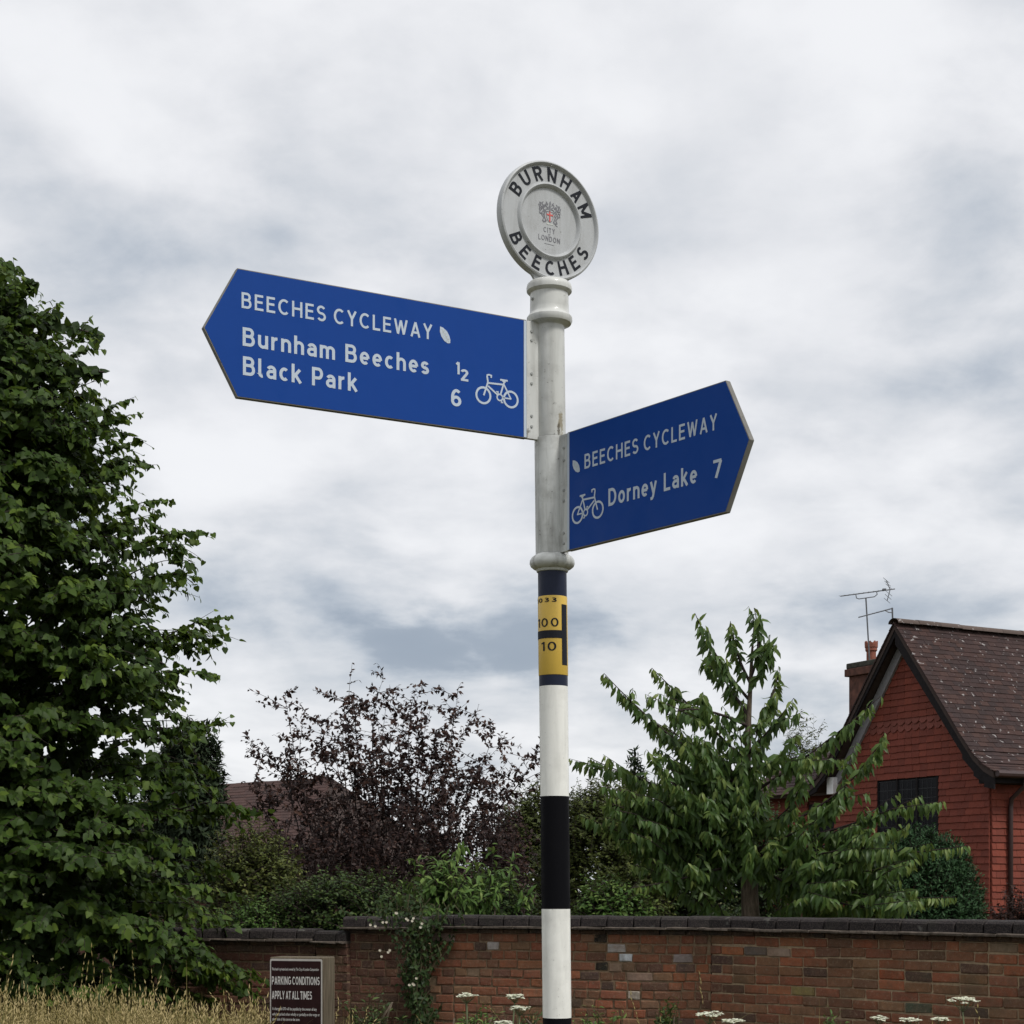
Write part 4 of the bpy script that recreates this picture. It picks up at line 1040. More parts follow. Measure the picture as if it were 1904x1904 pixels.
# far house roof behind the plum tree
far = empty('brown_roofed_house', at(560, 1655, 34)-Vector((0, 0, EYE)), 'distant house with plain reddish brown roof behind the purple plum tree', 'house')
M['far_roof'] = mat_piece('far_roof_tile', 0.9, mot=0.5, attr=True, base=[(0.0, (0.048, 0.026, 0.024)), (0.5, (0.060, 0.031, 0.028)), (1.0, (0.072, 0.037, 0.032))])
Ra, Rb = at(300, 1474, 37.5), at(616, 1442, 34.0)
fd = (Rb-Ra); fd.z = 0; fl = fd.length; fd.normalize(); fnn = Vector((fd.y, -fd.x, 0))
zr_ = (Ra.z+Rb.z)/2; Ra.z = Rb.z = zr_+0.03
run, rise = 2.6, 2.0
eA, eB = Ra+fnn*run-UP*rise, Rb+fnn*run-UP*rise+fd*1.6
kB = Rb-fnn*run-UP*rise+fd*1.6; kA = Ra-fnn*run-UP*rise
mb = MB()
for poly in ([Ra, Rb, eB, eA], [Rb, kB, eB], [Ra, kA, kB, Rb]): mb.prism(poly, -UP*0.1)
fr = mb.build('roof', M['roof_core'], far)
sv = (Ra-eA).normalized(); nv_ = fd.cross(sv)
if nv_.z < 0: nv_ = -nv_
rows = [(k, eA+sv*(k*0.1)+nv_*0.01, fd, sv, nv_, 0.0, fl+1.6*(1-k*0.1/(Ra-eA).length), 0.5*(k % 2)) for k in range(int((Ra-eA).length/0.1))]
lay_tiles(rows, fr, M['roof_tile'], M['far_roof'], PALR, 0.2, 0.17, 0.012, 0, 71, 0.05)
mb = MB(); mb.prism([eA-fnn*0.3, eB-fnn*0.3-fd*0.3, kB+fnn*0.3-fd*0.3, kA+fnn*0.3], -UP*(eA.z-0.02)); mb.build('wall', M['chim'], far)

# ================================================================== foliage machinery
def unit(a): return a/np.maximum(np.linalg.norm(a, axis=-1, keepdims=True), 1e-9)
LEAF = {
 'heart': (np.array([(0, 0, 0), (-.30, -.07, .05), (-.47, .22, .07), (-.30, .62, .0), (0, 1, -.16), (.30, .62, .0), (.47, .22, .07), (.30, -.07, .05), (0, .4, -.03)], dtype=float),
           np.array([(8, 0, 1), (8, 1, 2), (8, 2, 3), (8, 3, 4), (8, 4, 5), (8, 5, 6), (8, 6, 7), (8, 7, 0)])),
 'lance': (np.array([(0, 0, 0), (-.15, .33, .06), (0, .36, 0), (.15, .33, .06), (-.12, .68, -.03), (0, .70, -.08), (.12, .68, -.03), (0, 1, -.26)], dtype=float),
           np.array([(0, 2, 1), (0, 3, 2), (1, 5, 4), (1, 2, 5), (2, 6, 5), (2, 3, 6), (4, 5, 7), (5, 6, 7)])),
 'oval': (np.array([(0, 0, 0), (-.28, .45, .07), (0, .5, -.02), (.28, .45, .07), (0, 1, -.08)], dtype=float),
          np.array([(0, 2, 1), (0, 3, 2), (1, 2, 4), (2, 3, 4)])),
 'needle': (np.array([(-.05, 0, 0), (.05, 0, 0), (0, 1, -.06)], dtype=float), np.array([(0, 1, 2)])),
 'frond': (np.array([(0, 0, 0), (-.16, .4, .03), (.16, .4, .03), (0, 1, -.1)], dtype=float), np.array([(0, 3, 1), (0, 2, 3)])),
}
def bez(p0, p1, p2, n=7):
    t = np.linspace(0, 1, n)[:, None]
    return (1-t)**2*p0+2*t*(1-t)*p1+t*t*p2
class Plant:
    def __init__(s, seed): s.r = np.random.default_rng(seed); s.P = []; s.Dv = []; s.N = []; s.S = []; s.T = []; s.tw = MB()
    def twig(s, pts, r0, r1, n=4):
        m = len(pts); s.tw.tube([Vector(p) for p in pts], [r0+(r1-r0)*i/(m-1) for i in range(m)], n, cap=False)
    def leaves(s, pts, spacing, size, start=0.12, side=0.8, along=0.45, droop=0.5, upn=0.8, outn=(0, 0, 0), tint=(0.2, 0.75), young=0.0, pair=1, jit=0.35, whorl=False, shrink=0.35):
        pts = np.asarray(pts); seg = np.linalg.norm(np.diff(pts, axis=0), axis=1); cum = np.concatenate([[0], np.cumsum(seg)]); L = cum[-1]
        n = max(2, int(L*(1-start)/spacing))*pair
        q = np.sort(s.r.uniform(start, 1.0, n))*L; q[-1] = L
        p = np.stack([np.interp(q, cum, pts[:, k]) for k in range(3)], 1)
        i = np.clip(np.searchsorted(cum, q)-1, 0, len(seg)-1); T = unit(np.diff(pts, axis=0)[i])
        upv = np.array([0, 0, 1.0])
        sd_ = unit(np.cross(T, upv)+1e-6)
        if whorl:
            a = s.r.uniform(0, 2*np.pi, n)[:, None]; v2 = np.cross(T, sd_); sv_ = sd_*np.cos(a)+v2*np.sin(a)
        else:
            sv_ = sd_*np.where(np.arange(n) % 2 == 0, 1, -1)[:, None]
        d = sv_*side+T*along-upv*droop+s.r.normal(0, jit, (n, 3)); d = unit(d)
        nn = upv*upn+np.asarray(outn)+s.r.normal(0, 0.32, (n, 3)); nn = nn-d*np.sum(nn*d, 1, keepdims=True); nn = unit(nn)
        f = q/L
        s.P.append(p); s.Dv.append(d); s.N.append(nn)
        s.S.append(size*s.r.uniform(0.7, 1.2, n)*(1-shrink*np.clip((f-0.7)/0.3, 0, 1)))
        s.T.append(np.clip(s.r.uniform(tint[0], tint[1], n)+young*np.clip((f-0.75)/0.25, 0, 1), 0, 1))
    def build(s, root, crown_name, leafmat, kind, twigmat=None, nobj=0, trunk=None, trunkmat=None):
        P = np.concatenate(s.P); Dv = np.concatenate(s.Dv); N = np.concatenate(s.N); S = np.concatenate(s.S); T = np.concatenate(s.T)
        tv, tf = LEAF[kind]; n = len(P)
        X = np.cross(Dv, N)
        keep = np.ones(n, bool); pick = []
        if nobj:
            cand = []
            dep = P[:, 1]; qx = CX+F*P[:, 0]/dep; qy = HZ-F*(P[:, 2]-EYE)/dep
            ok = np.where((qx > -5) & (qx < 1909) & (qy > 0) & (qy < 1909))[0]
            face = np.abs(N[:, 1])*S/dep*(1+0.02*(dep.max()-dep))
            sc_ = S/dep*(0.4+np.abs(N[:, 1])) - 0.15*(dep-dep[ok].min())*S.mean()/dep.mean()
            pick = ok[np.argsort(-sc_[ok])][:nobj]; keep[pick] = False
        k = np.where(keep)[0]
        V = P[k][:, None, :]+S[k][:, None, None]*(tv[None, :, 0:1]*X[k][:, None, :]+tv[None, :, 1:2]*Dv[k][:, None, :]+tv[None, :, 2:3]*N[k][:, None, :])
        Tr = (tf[None]+(np.arange(len(k))*len(tv))[:, None, None]).reshape(-1, 3)
        me = np_tris(crown_name, V.reshape(-1, 3), Tr, np.repeat(T[k], len(tv)))
        crown = link(crown_name, me, leafmat, root); crown['kind'] = 'stuff'
        if len(pick):
            base = []
            for j in range(6):
                m2 = np_tris('leaf', tv, tf, np.full(len(tv), (j+0.5)/6)); m2.materials.append(leafmat); base.append(m2)
            for i in pick:
                mw = Matrix(((X[i][0]*S[i], Dv[i][0]*S[i], N[i][0]*S[i], P[i][0]), (X[i][1]*S[i], Dv[i][1]*S[i], N[i][1]*S[i], P[i][1]), (X[i][2]*S[i], Dv[i][2]*S[i], N[i][2]*S[i], P[i][2]), (0, 0, 0, 1)))
                link('leaf', base[min(5, int(T[i]*6))], None, crown, mw)
        if s.tw.v and twigmat:
            me = mesh_from('twigs', s.tw.v, s.tw.f, True); o = link('twigs', me, twigmat, root); o['kind'] = 'stuff'
        if trunk is not None:
            me = mesh_from('trunk', trunk.v, trunk.f, True); link('trunk', me, trunkmat or twigmat, root)
        return crown
def A3(v): return np.array([v[0], v[1], v[2]], dtype=float)
def mat_bark(name, a, b):
    m, nt, out = new_mat(name); g = G(nt); P = geo_pos(g)
    n = g.noise(P, 1, 6, 0.65, 0.5, scl=(40, 40, 9))
    nt.links.new(g.pbsdf(g.ramp(n, [(0.3, a), (0.7, b)]), 0.9, 0.15, g.bump(n, 0.8, 0.02)), out.inputs[0]); return m
M['bark'] = mat_bark('bark', (0.045, 0.034, 0.024), (0.16, 0.13, 0.095))
M['twig_dark'] = mat_bark('dark_twig', (0.022, 0.015, 0.014), (0.06, 0.045, 0.042))
M['twig_green'] = mat_bark('green_twig', (0.05, 0.05, 0.025), (0.10, 0.085, 0.05))
M['lime'] = mat_leaf('lime_leaf', (0.014, 0.030, 0.007), (0.048, 0.088, 0.015), (0.145, 0.205, 0.028), trans=0.32)
M['cherry'] = mat_leaf('cherry_leaf', (0.022, 0.048, 0.013), (0.062, 0.120, 0.026), (0.21, 0.26, 0.065), trans=0.3, rough=0.42, spec=0.25)
M['plum'] = mat_leaf('plum_leaf', (0.016, 0.009, 0.009), (0.034, 0.019, 0.017), (0.078, 0.040, 0.028), trans=0.12)
M['olive'] = mat_leaf('olive_leaf', (0.036, 0.048, 0.014), (0.085, 0.108, 0.028), (0.17, 0.18, 0.045))
M['shrub'] = mat_leaf('shrub_leaf', (0.015, 0.030, 0.010), (0.046, 0.080, 0.022), (0.12, 0.165, 0.042))
M['fresh'] = mat_leaf('fresh_leaf', (0.040, 0.085, 0.020), (0.085, 0.155, 0.034), (0.20, 0.26, 0.07))
M['conifer'] = mat_leaf('conifer_leaf', (0.011, 0.020, 0.010), (0.020, 0.033, 0.015), (0.036, 0.052, 0.022), trans=0.05, rough=0.6)
M['juniper'] = mat_leaf('juniper_leaf', (0.012, 0.034, 0.012), (0.028, 0.070, 0.025), (0.058, 0.118, 0.044), trans=0.05, rough=0.6)
M['grass'] = mat_leaf('grass_blade', (0.065, 0.075, 0.020), (0.25, 0.20, 0.072), (0.52, 0.42, 0.21), trans=0.25, rough=0.6)
M['petal'] = mat_leaf('white_flower', (0.45, 0.47, 0.33), (0.66, 0.67, 0.52), (0.80, 0.80, 0.70), trans=0.2, rough=0.7)
M['rose'] = mat_leaf('cream_flower', (0.50, 0.46, 0.36), (0.62, 0.57, 0.46), (0.70, 0.66, 0.56), trans=0.2, rough=0.7)

# ------------------------------------------------------------------ the lime tree at the left
LC = np.array([(-70-CX)/F*15.0, 15.0, 0.0])
lz = [0.45, 0.9, 1.15, 1.86, 2.56, 3.26, 3.97, 4.9, 5.6, 6.2, 6.6, 6.95, 7.2]
lr = [2.0, 2.40, 2.50, 2.36, 2.20, 2.05, 2.02, 1.74, 1.50, 1.16, 0.86, 0.50, 0.08]
lime = empty('lime_tree', LC, 'tall broad-leaved lime tree with dense dark green crown reaching to the ground', 'tree')
pt = Plant(101); r = pt.r
tr = MB(); tr.tube([Vector(LC+np.array([0, 0, z])) for z in (-0.2, 0.4, 1.5, 3.0, 4.5, 5.8, 6.7)], [0.26, 0.20, 0.17, 0.14, 0.10, 0.06, 0.015], 10)
nsp = 1550; sect = r.uniform(0, 1, 64)
for i in range(nsp):
    ph = r.uniform(-np.pi, np.pi)
    if np.sin(ph) > 0.35 and r.random() < 0.75: ph = -abs(ph)
    z1 = r.uniform(0.42, 7.0) if r.random() < 0.9 else r.uniform(0.42, 2.5)
    sc_ = int((ph+np.pi)/(2*np.pi)*30); k_ = 0.52
    z1 = np.clip((np.floor(z1/k_)+sect[sc_ % 64])*k_+r.normal(0, 0.07), 0.4, 7.0)     # the sprays hang in tiers with dark gaps between
    R1 = np.interp(z1, lz, lr)*r.choice([1.0, 0.94, 0.85, 0.72, 0.55], p=[.36, .26, .18, .12, .08])
    ti = r.choice([0.0, 0.10, 0.24], p=[.45, .35, .2])
    R1 *= 1+0.07*np.sin(5*ph+z1*3.1)+0.05*np.sin(9*ph-z1*5)
    if r.random() < 0.05: R1 *= 1.07
    ou = np.array([np.cos(ph), np.sin(ph), 0])
    ln = r.uniform(0.55, 1.15)
    droop = np.interp(z1, [0.5, 3, 7.5], [0.30, 0.12, -0.10])
    e = LC+ou*R1+np.array([0, 0, z1-droop*0.5])
    b = LC+ou*max(0.08, R1-ln)+np.array([0, 0, z1-np.interp(z1, [0.5, 3, 7.5], [-0.05, 0.12, 0.45])])
    m = (b+e)/2+np.array([0, 0, 0.14])+r.normal(0, 0.06, 3)
    c = bez(b, m, e, 7); pt.twig(c, 0.009, 0.002, 3)
    yg = 0.25 if r.random() < 0.35 else 0.05
    oo = ou*0.75
    pt.leaves(c, 0.036, 0.092, 0.10, 0.75, 0.35, 0.55, 0.75, oo, (0.10+ti, 0.50+ti), yg)
    for k in range(r.integers(2, 4)):
        f = r.integers(2, 6); s0 = c[f]; sd_ = np.cross(ou, [0, 0, 1])*r.choice([-1, 1])
        e2 = s0+ou*r.uniform(0.12, 0.30)+sd_*r.uniform(0.12, 0.32)+np.array([0, 0, -r.uniform(0.02, 0.16)])
        c2 = bez(s0, (s0+e2)/2+np.array([0, 0, 0.05]), e2, 5); pt.twig(c2, 0.005, 0.0015, 3)
        pt.leaves(c2, 0.037, 0.088, 0.1, 0.75, 0.35, 0.55, 0.75, oo, (0.10+ti, 0.52+ti), yg)
for i in range(1000):                                    # inner twigs that close the crown, its inner shade painted as dark leaf tint
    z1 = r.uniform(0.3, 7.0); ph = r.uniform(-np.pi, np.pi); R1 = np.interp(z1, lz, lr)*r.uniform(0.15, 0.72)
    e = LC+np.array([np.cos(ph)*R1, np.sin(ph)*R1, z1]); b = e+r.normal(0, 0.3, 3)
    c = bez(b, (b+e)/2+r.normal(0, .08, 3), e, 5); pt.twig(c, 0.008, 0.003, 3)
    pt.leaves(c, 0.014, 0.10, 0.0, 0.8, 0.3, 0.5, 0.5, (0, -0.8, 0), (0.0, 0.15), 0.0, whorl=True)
# long outer shoots that break the outline against the sky
for px, py, bx, by in ((395, 992, 270, 1010), (428, 1147, 300, 1190), (405, 1258, 290, 1255), (432, 1343, 330, 1385), (318, 930, 210, 960), (245, 742, 150, 800), (192, 650, 110, 680), (162, 622, 70, 690), (108, 568, 40, 640), (46, 520, 10, 640), (14, 490, -30, 640), (255, 820, 150, 880), (370, 1075, 260, 1080), (348, 1305, 240, 1290), (262, 770, 150, 815)):
    y0 = 15.0+r.uniform(-0.9, 0.2); b = A3(at(bx, by, y0)); e = A3(at(px, py, y0))
    c = bez(b, (b+e)/2+np.array([0, 0, 0.10]), e, 8); pt.twig(c, 0.008, 0.002, 3)
    for _ in range(2): pt.leaves(c, 0.04, 0.082, 0.05, 0.8, 0.35, 0.5, 0.6, (0, -0.6, 0), (0.2, 0.7), 0.25)
    for k in range(3):
        f = r.integers(2, 6); e2 = c[f]+(e-b)*r.uniform(0.2, 0.4)+np.array([r.normal(0, .03), r.normal(0, .15), r.uniform(-.16, .10)])
        c2 = bez(c[f], (c[f]+e2)/2, e2, 5); pt.twig(c2, 0.004, 0.0015, 3); pt.leaves(c2, 0.038, 0.078, 0.1, 0.8, 0.35, 0.5, 0.6, (0, -0.6, 0), (0.2, 0.75), 0.25)
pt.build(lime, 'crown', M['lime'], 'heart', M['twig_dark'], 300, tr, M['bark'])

# ------------------------------------------------------------------ generic bush
def bush(name, label, cat, px, ptop, wpx, depth, leafmat, kind, nt_, leaf, spacing, seed, tl=(0.25, 0.5), zb=0.0, ry=None, upness=0.5, droop=0.3, tint=(0.1, 0.8), young=0.2, twigmat='twig_dark', shell=0.45, group=None, nobj=0, lob=0.22, whorl=False):
    base = A3(at(px, HZ, depth)); base[2] = 0
    top = EYE+(HZ-ptop)/F*depth; rx = wpx/2*depth/F; ry = ry or rx; hz = (top-zb)/2
    cen = base+np.array([0, 0, zb+hz])
    root = empty(name, base, label, cat, group)
    p = Plant(seed); q = p.r
    lobes = unit(q.normal(0, 1, (9, 3))); amp = q.uniform(-lob, lob, 9)
    tk = MB()
    for k in range(5):
        e = cen+np.array([q.uniform(-.6, .6)*rx, q.uniform(-.5, .5)*ry, q.uniform(-.2, .6)*hz])
        c = bez(base+q.normal(0, 0.05, 3)*np.array([1, 1, 0]), (base+e)/2+q.normal(0, 0.1, 3), e, 6)
        tk.tube([Vector(x) for x in c], [0.03-0.024*i/5 for i in range(6)], 5)
    for i in range(nt_):
        d = unit(q.normal(0, 1, 3))
        if d[1] > 0.25 and q.random() < 0.6: d[1] = -d[1]
        if d[2] < -0.75: d[2] = -d[2]*0.6; d = unit(d)
        k = 1+np.sum(amp*np.clip(lobes@d, 0, 1)**3)
        rad = q.uniform(shell, 1.0)**0.6*k
        e = cen+d*rad*np.array([rx, ry, hz])
        if e[2] < 0.05: e[2] = q.uniform(0.05, 0.3)
        ln = q.uniform(*tl)
        dr = unit(d*np.array([1, 1, 0.6])+np.array([0, 0, upness])+q.normal(0, 0.35, 3))
        b = e-dr*ln; c = bez(b, (b+e)/2+np.array([0, 0, 0.08*ln])+q.normal(0, 0.05*ln, 3), e-np.array([0, 0, droop*0.2*ln]), 5)
        p.twig(c, 0.006, 0.0015, 3)
        p.leaves(c, spacing, leaf, 0.05, 0.75, 0.5, droop, 0.7, d*0.7, tint, young if q.random() < 0.5 else 0.0, jit=0.4, whorl=whorl)
    p.build(root, 'foliage', M[leafmat], kind, M[twigmat], nobj, tk, M['bark'])
    return root

# ------------------------------------------------------------------ purple plum tree
plum = empty('plum_tree', at(745, HZ, 19)-Vector((0, 0, EYE)), 'purple-leaved plum tree with thin open twigs against the sky', 'tree')
pp = Plant(202); q = pp.r
tk = MB(); pb = A3(at(745, HZ, 19)); pb[2] = 0
tips = [(655, 1232, 690), (530, 1290, 575), (462, 1376, 540), (712, 1262, 715), (780, 1290, 740), (772, 1283, 760), (850, 1298, 800), (882, 1330, 820), (918, 1352, 835), (925, 1392, 840), (1000, 1388, 900), (990, 1425, 890), (640, 1325, 660), (600, 1345, 620), (568, 1322, 590),
        (500, 1400, 570), (480, 1435, 560), (545, 1380, 590), (700, 1330, 710), (740, 1320, 740), (810, 1360, 790), (860, 1370, 810), (620, 1400, 640), (680, 1380, 690), (590, 1420, 610), (760, 1390, 750), (830, 1420, 800), (900, 1440, 850), (940, 1420, 860), (660, 1290, 690), (870, 1430, 830), (720, 1300, 720), (800, 1320, 770),
        (640, 1360, 655), (690, 1340, 700), (750, 1345, 740), (670, 1420, 680), (790, 1400, 770), (920, 1480, 860), (560, 1450, 600)]
for px, py, bx in tips:
    dp = 19+q.uniform(-0.9, 0.9); e = A3(at(px, py, dp)); b = A3(at(bx+q.normal(0, 12), 1545+q.uniform(-30, 60), 19+q.uniform(-.5, .5)))
    c = bez(b, (b+e)/2+np.array([q.normal(0, .22), q.normal(0, .2), 0.1]), e, 10); pp.twig(c, 0.010, 0.0018, 4)
    pp.leaves(c, 0.024, 0.070, 0.30, 0.8, 0.5, 0.25, 0.6, (0, -.3, 0), (0.0, 1.0), 0.0, whorl=True)
    for k in range(11):
        f = q.integers(2, 10); s0 = c[f]; w = 0.75*(1-f/15)
        e2 = s0+np.array([q.normal(0, w*0.5), q.normal(0, w*0.5), q.uniform(-0.05, 0.45)*w+0.05])
        c2 = bez(s0, (s0+e2)/2+q.normal(0, 0.03, 3), e2, 5); pp.twig(c2, 0.005, 0.0015, 3)
        pp.leaves(c2, 0.022, 0.070, 0.10, 0.8, 0.5, 0.25, 0.6, (0, -.3, 0), (0.0, 1.0), 0.0, whorl=True)
for i in range(1150):                                    # the dense lower body
    px, py = q.uniform(470, 975), q.uniform(1455, 1660)
    if py < 1530+0.0009*(px-760)**2-75+q.uniform(0, 40): continue
    e = A3(at(px, py, 19+q.uniform(-1.2, 0.9))); b = e+np.array([q.normal(0, .15), q.normal(0, .2), -q.uniform(0.2, 0.5)])
    c = bez(b, (b+e)/2+q.normal(0, 0.05, 3), e, 6); pp.twig(c, 0.007, 0.002, 3)
    pp.leaves(c, 0.016, 0.055, 0.0, 0.8, 0.5, 0.3, 0.6, (0, -.4, 0), (0.0, 0.9), 0.0, whorl=True)
for k in range(6):
    e = A3(at(745+q.uniform(-150, 150), 1540, 19+q.uniform(-.4, .4))); c = bez(pb+q.normal(0, .08, 3)*[1, 1, 0], (pb+e)/2+q.normal(0, .15, 3), e, 7)
    tk.tube([Vector(x) for x in c], [0.05-0.034*i/6 for i in range(7)], 6)
pp.build(plum, 'crown', M['plum'], 'oval', M['twig_dark'], 0, tk, M['twig_dark'])

# ------------------------------------------------------------------ young cherry tree
CD = 15.9
cherry = empty('cherry_tree', at(1397, HZ, CD)-Vector((0, 0, EYE)), 'young cherry tree with upright shoots and long drooping green leaves before the house', 'tree')
cp = Plant(303); q = cp.r
tk = MB()
tk.tube([at(1397, 2000, CD), at(1396, 1710, CD), at(1393, 1640, CD), at(1390, 1590, CD), at(1388, 1480, CD+.05), at(1392, 1340, CD), at(1398, 1220, CD), at(1402, 1160, CD-.05)], [0.10, 0.085, 0.078, 0.06, 0.04, 0.026, 0.014, 0.003], 9)
lead = [(1393, 1640), (1390, 1590), (1388, 1480), (1392, 1340), (1398, 1220)]
br = [  # start on the leader, bend, tip, depth offset of the tip
 ((1392, 1300), (1330, 1230), (1292, 1140), -.2), ((1395, 1270), (1365, 1215), (1358, 1155), .2), ((1396, 1260), (1420, 1200), (1402, 1130), -.1), ((1390, 1420), (1300, 1330), (1212, 1242), .1), ((1388, 1470), (1230, 1370), (1123, 1252), -.3),
 ((1390, 1520), (1180, 1450), (1093, 1408), .2), ((1392, 1400), (1440, 1350), (1476, 1298), -.3), ((1390, 1480), (1520, 1400), (1638, 1294), -.4), ((1392, 1560), (1580, 1500), (1645, 1362), -.5), ((1392, 1580), (1600, 1540), (1712, 1478), -.7),
 ((1393, 1600), (1620, 1600), (1800, 1572), -.8), ((1393, 1620), (1620, 1680), (1776, 1668), -.9), ((1393, 1610), (1600, 1640), (1700, 1600), -1.0), ((1392, 1590), (1540, 1600), (1600, 1565), -.9), ((1392, 1590), (1500, 1540), (1560, 1500), -.8),
 ((1391, 1350), (1290, 1300), (1240, 1330), -.4), ((1390, 1450), (1290, 1400), (1235, 1345), .3), ((1390, 1560), (1240, 1500), (1130, 1480), -.4), ((1390, 1590), (1250, 1570), (1150, 1560), -.2), ((1391, 1600), (1260, 1640), (1180, 1650), -.5),
 ((1390, 1380), (1440, 1300), (1448, 1250), .3), ((1394, 1280), (1425, 1240), (1432, 1180), -.2), ((1391, 1330), (1345, 1260), (1320, 1225), .3), ((1390, 1430), (1460, 1420), (1500, 1400), -.5), ((1392, 1600), (1480, 1660), (1560, 1680), -.9),
 ((1392, 1560), (1460, 1520), (1490, 1470), -.6), ((1392, 1605), (1540, 1690), (1640, 1690), -1.0), ((1391, 1500), (1320, 1440), (1290, 1400), -.5), ((1392, 1590), (1680, 1560), (1690, 1530), -.5), ((1391, 1540), (1300, 1500), (1230, 1440), -.6)]
for a, m, e, dd in br:
    P0, P1, P2 = A3(at(*a, CD)), A3(at(*m, CD+dd*0.6)), A3(at(*e, CD+dd))
    c = bez(P0, P1, P2, 10); cp.twig(c, 0.016, 0.003, 5)
    cp.leaves(c, 0.0120, 0.138, 0.18, 0.55, 0.25, 0.95, 0.45, (0, -0.6, 0), (0.15, 0.68), 0.35, whorl=True, jit=0.25)
    for k in range(3 if e[1] < 1300 else 4):
        f = q.integers(3, 8); s0 = c[f]; ax_ = (c[f+1]-c[f-1]); ax_ = ax_/np.linalg.norm(ax_)
        ks = 0.4 if e[1] < 1300 else 1.0
        e2 = s0+ks*(ax_*q.uniform(0.15, 0.4)+np.array([q.normal(0, .14), q.normal(-.12, .2), q.uniform(-.10, .22)]))
        c2 = bez(s0, (s0+e2)/2, e2, 5); cp.twig(c2, 0.006, 0.002, 3)
        cp.leaves(c2, 0.016, 0.132, 0.15, 0.55, 0.25, 0.95, 0.45, (0, -0.6, 0), (0.15, 0.70), 0.3, whorl=True, jit=0.25)
def fill(n, cx, cy, rx, ry, dd):
    for i in range(n):
        a = q.uniform(0, 2*np.pi); rr = np.sqrt(q.random())
        px, py = cx+rx*rr*np.cos(a), cy+ry*rr*np.sin(a)
        if abs(px-1395) < 60 and py > 1585: continue
        e = A3(at(px, py, CD+dd+q.uniform(-.5, .5))); s0 = A3(at(1391+(px-1391)*0.45, py+60+q.uniform(-20, 30), CD))
        b = e+(s0-e)*min(1.0, 0.55/np.linalg.norm(s0-e)); c = bez(b, (b+e)/2+np.array([0, 0, .06]), e, 6); cp.twig(c, 0.007, 0.002, 3)
        cp.leaves(c, 0.017, 0.130, 0.05, 0.55, 0.25, 0.95, 0.45, (0, -0.6, 0), (0.1, 0.62), 0.3, whorl=True, jit=0.25)
fill(60, 1260, 1530, 150, 110, -.2); fill(50, 1375, 1420, 66, 125, -.1); fill(30, 1300, 1420, 90, 70, -.1); fill(18, 1190, 1500, 90, 60, -.3); fill(75, 1540, 1610, 160, 85, -.6); fill(16, 1390, 1530, 110, 60, -.4); fill(14, 1640, 1650, 110, 45, -.9)
cp.build(cherry, 'crown', M['cherry'], 'lance', M['twig_dark'], 300, tk, M['bark'])

# ------------------------------------------------------------------ shrubs and trees of the garden
bush('yellowish_shrub', 'yellowish olive shrub between the lime tree and the purple plum', 'shrub', 480, 1500, 290, 17.2, 'olive', 'oval', 1000, 0.060, 0.022, 11, upness=0.4)
bush('green_shrub', 'low dark green shrub topping the wall behind the parking notice', 'shrub', 630, 1600, 370, 16.4, 'shrub', 'oval', 850, 0.055, 0.020, 12, ry=0.7, zb=0.7)
bush('bright_green_shrub', 'fresh grassy green shrub just above the lower wall', 'shrub', 480, 1640, 200, 16.2, 'fresh', 'oval', 480, 0.05, 0.022, 13, zb=0.7, ry=0.6, tint=(0.0, 0.6))
bush('olive_tree_crown', 'rounded olive green tree just left of the striped pole', 'tree', 985, 1455, 200, 22, 'olive', 'oval', 1100, 0.065, 0.022, 14, zb=0.6, tint=(0.0, 0.6))
bush('dark_shrub', 'dense dark shrub below the purple plum beside the pole', 'shrub', 900, 1570, 340, 18, 'shrub', 'oval', 1000, 0.055, 0.020, 15, tint=(0.0, 0.6))
bush('hazel_sapling', 'fresh green drooping-leaved sapling left of the pole above the wall', 'sapling', 850, 1575, 270, 15.7, 'fresh', 'lance', 120, 0.115, 0.022, 16, tl=(0.3, 0.6), zb=1.05, ry=0.4, upness=0.8, droop=0.7, nobj=120, shell=0.3, lob=0.4, whorl=True)
bush('mixed_shrub', 'tall leafy shrub right of the pole behind the cherry', 'shrub', 1120, 1440, 290, 20, 'olive', 'oval', 1700, 0.062, 0.018, 17, zb=0.4, tint=(0.0, 0.6))
bush('mixed_shrub', 'dark bushy shrub behind the cherry trunk', 'shrub', 1310, 1455, 360, 21, 'shrub', 'oval', 1700, 0.065, 0.018, 18, zb=0.4, tint=(0.0, 0.5))
bush('bramble', 'light green bramble on the wall top right of the pole', 'bramble', 1140, 1605, 200, 15.6, 'fresh', 'oval', 380, 0.062, 0.024, 19, zb=0.9, ry=0.4, tint=(0.0, 0.7))
bush('bramble', 'dark low bramble at the foot of the cherry trunk', 'bramble', 1330, 1655, 240, 16.3, 'shrub', 'oval', 380, 0.06, 0.022, 20, ry=0.5)
bush('juniper_bush', 'rounded blue-green juniper bush against the red house wall', 'bush', 1700, 1530, 270, 22.5, 'juniper', 'frond', 3600, 0.075, 0.018, 21, tl=(0.18, 0.35), upness=0.9, droop=-0.2, shell=0.6, lob=0.12, whorl=True, young=0.1)
bush('dark_shrub', 'dark bronze shrub below the drainpipe at the right edge', 'shrub', 1905, 1655, 130, 21, 'plum', 'oval', 350, 0.06, 0.022, 22, tint=(0.2, 1.0), lob=0.4)
bush('willow_tree', 'faint grey-green distant tree top left of the chimney', 'tree', 1485, 1318, 110, 48, 'olive', 'frond', 420, 0.16, 0.06, 23, tl=(0.5, 0.9), tint=(0, 0.5), lob=0.4, shell=0.3)
bush('distant_hedge_tree', 'low distant tree behind the lime and conifer', 'tree', 380, 1560, 260, 30, 'shrub', 'oval', 500, 0.09, 0.03, 24, tint=(0, 0.5))
bush('distant_tree', 'dark rounded tree hidden behind the lime tree', 'tree', 150, 1370, 420, 28, 'shrub', 'oval', 1100, 0.10, 0.028, 25, tint=(0, 0.4))
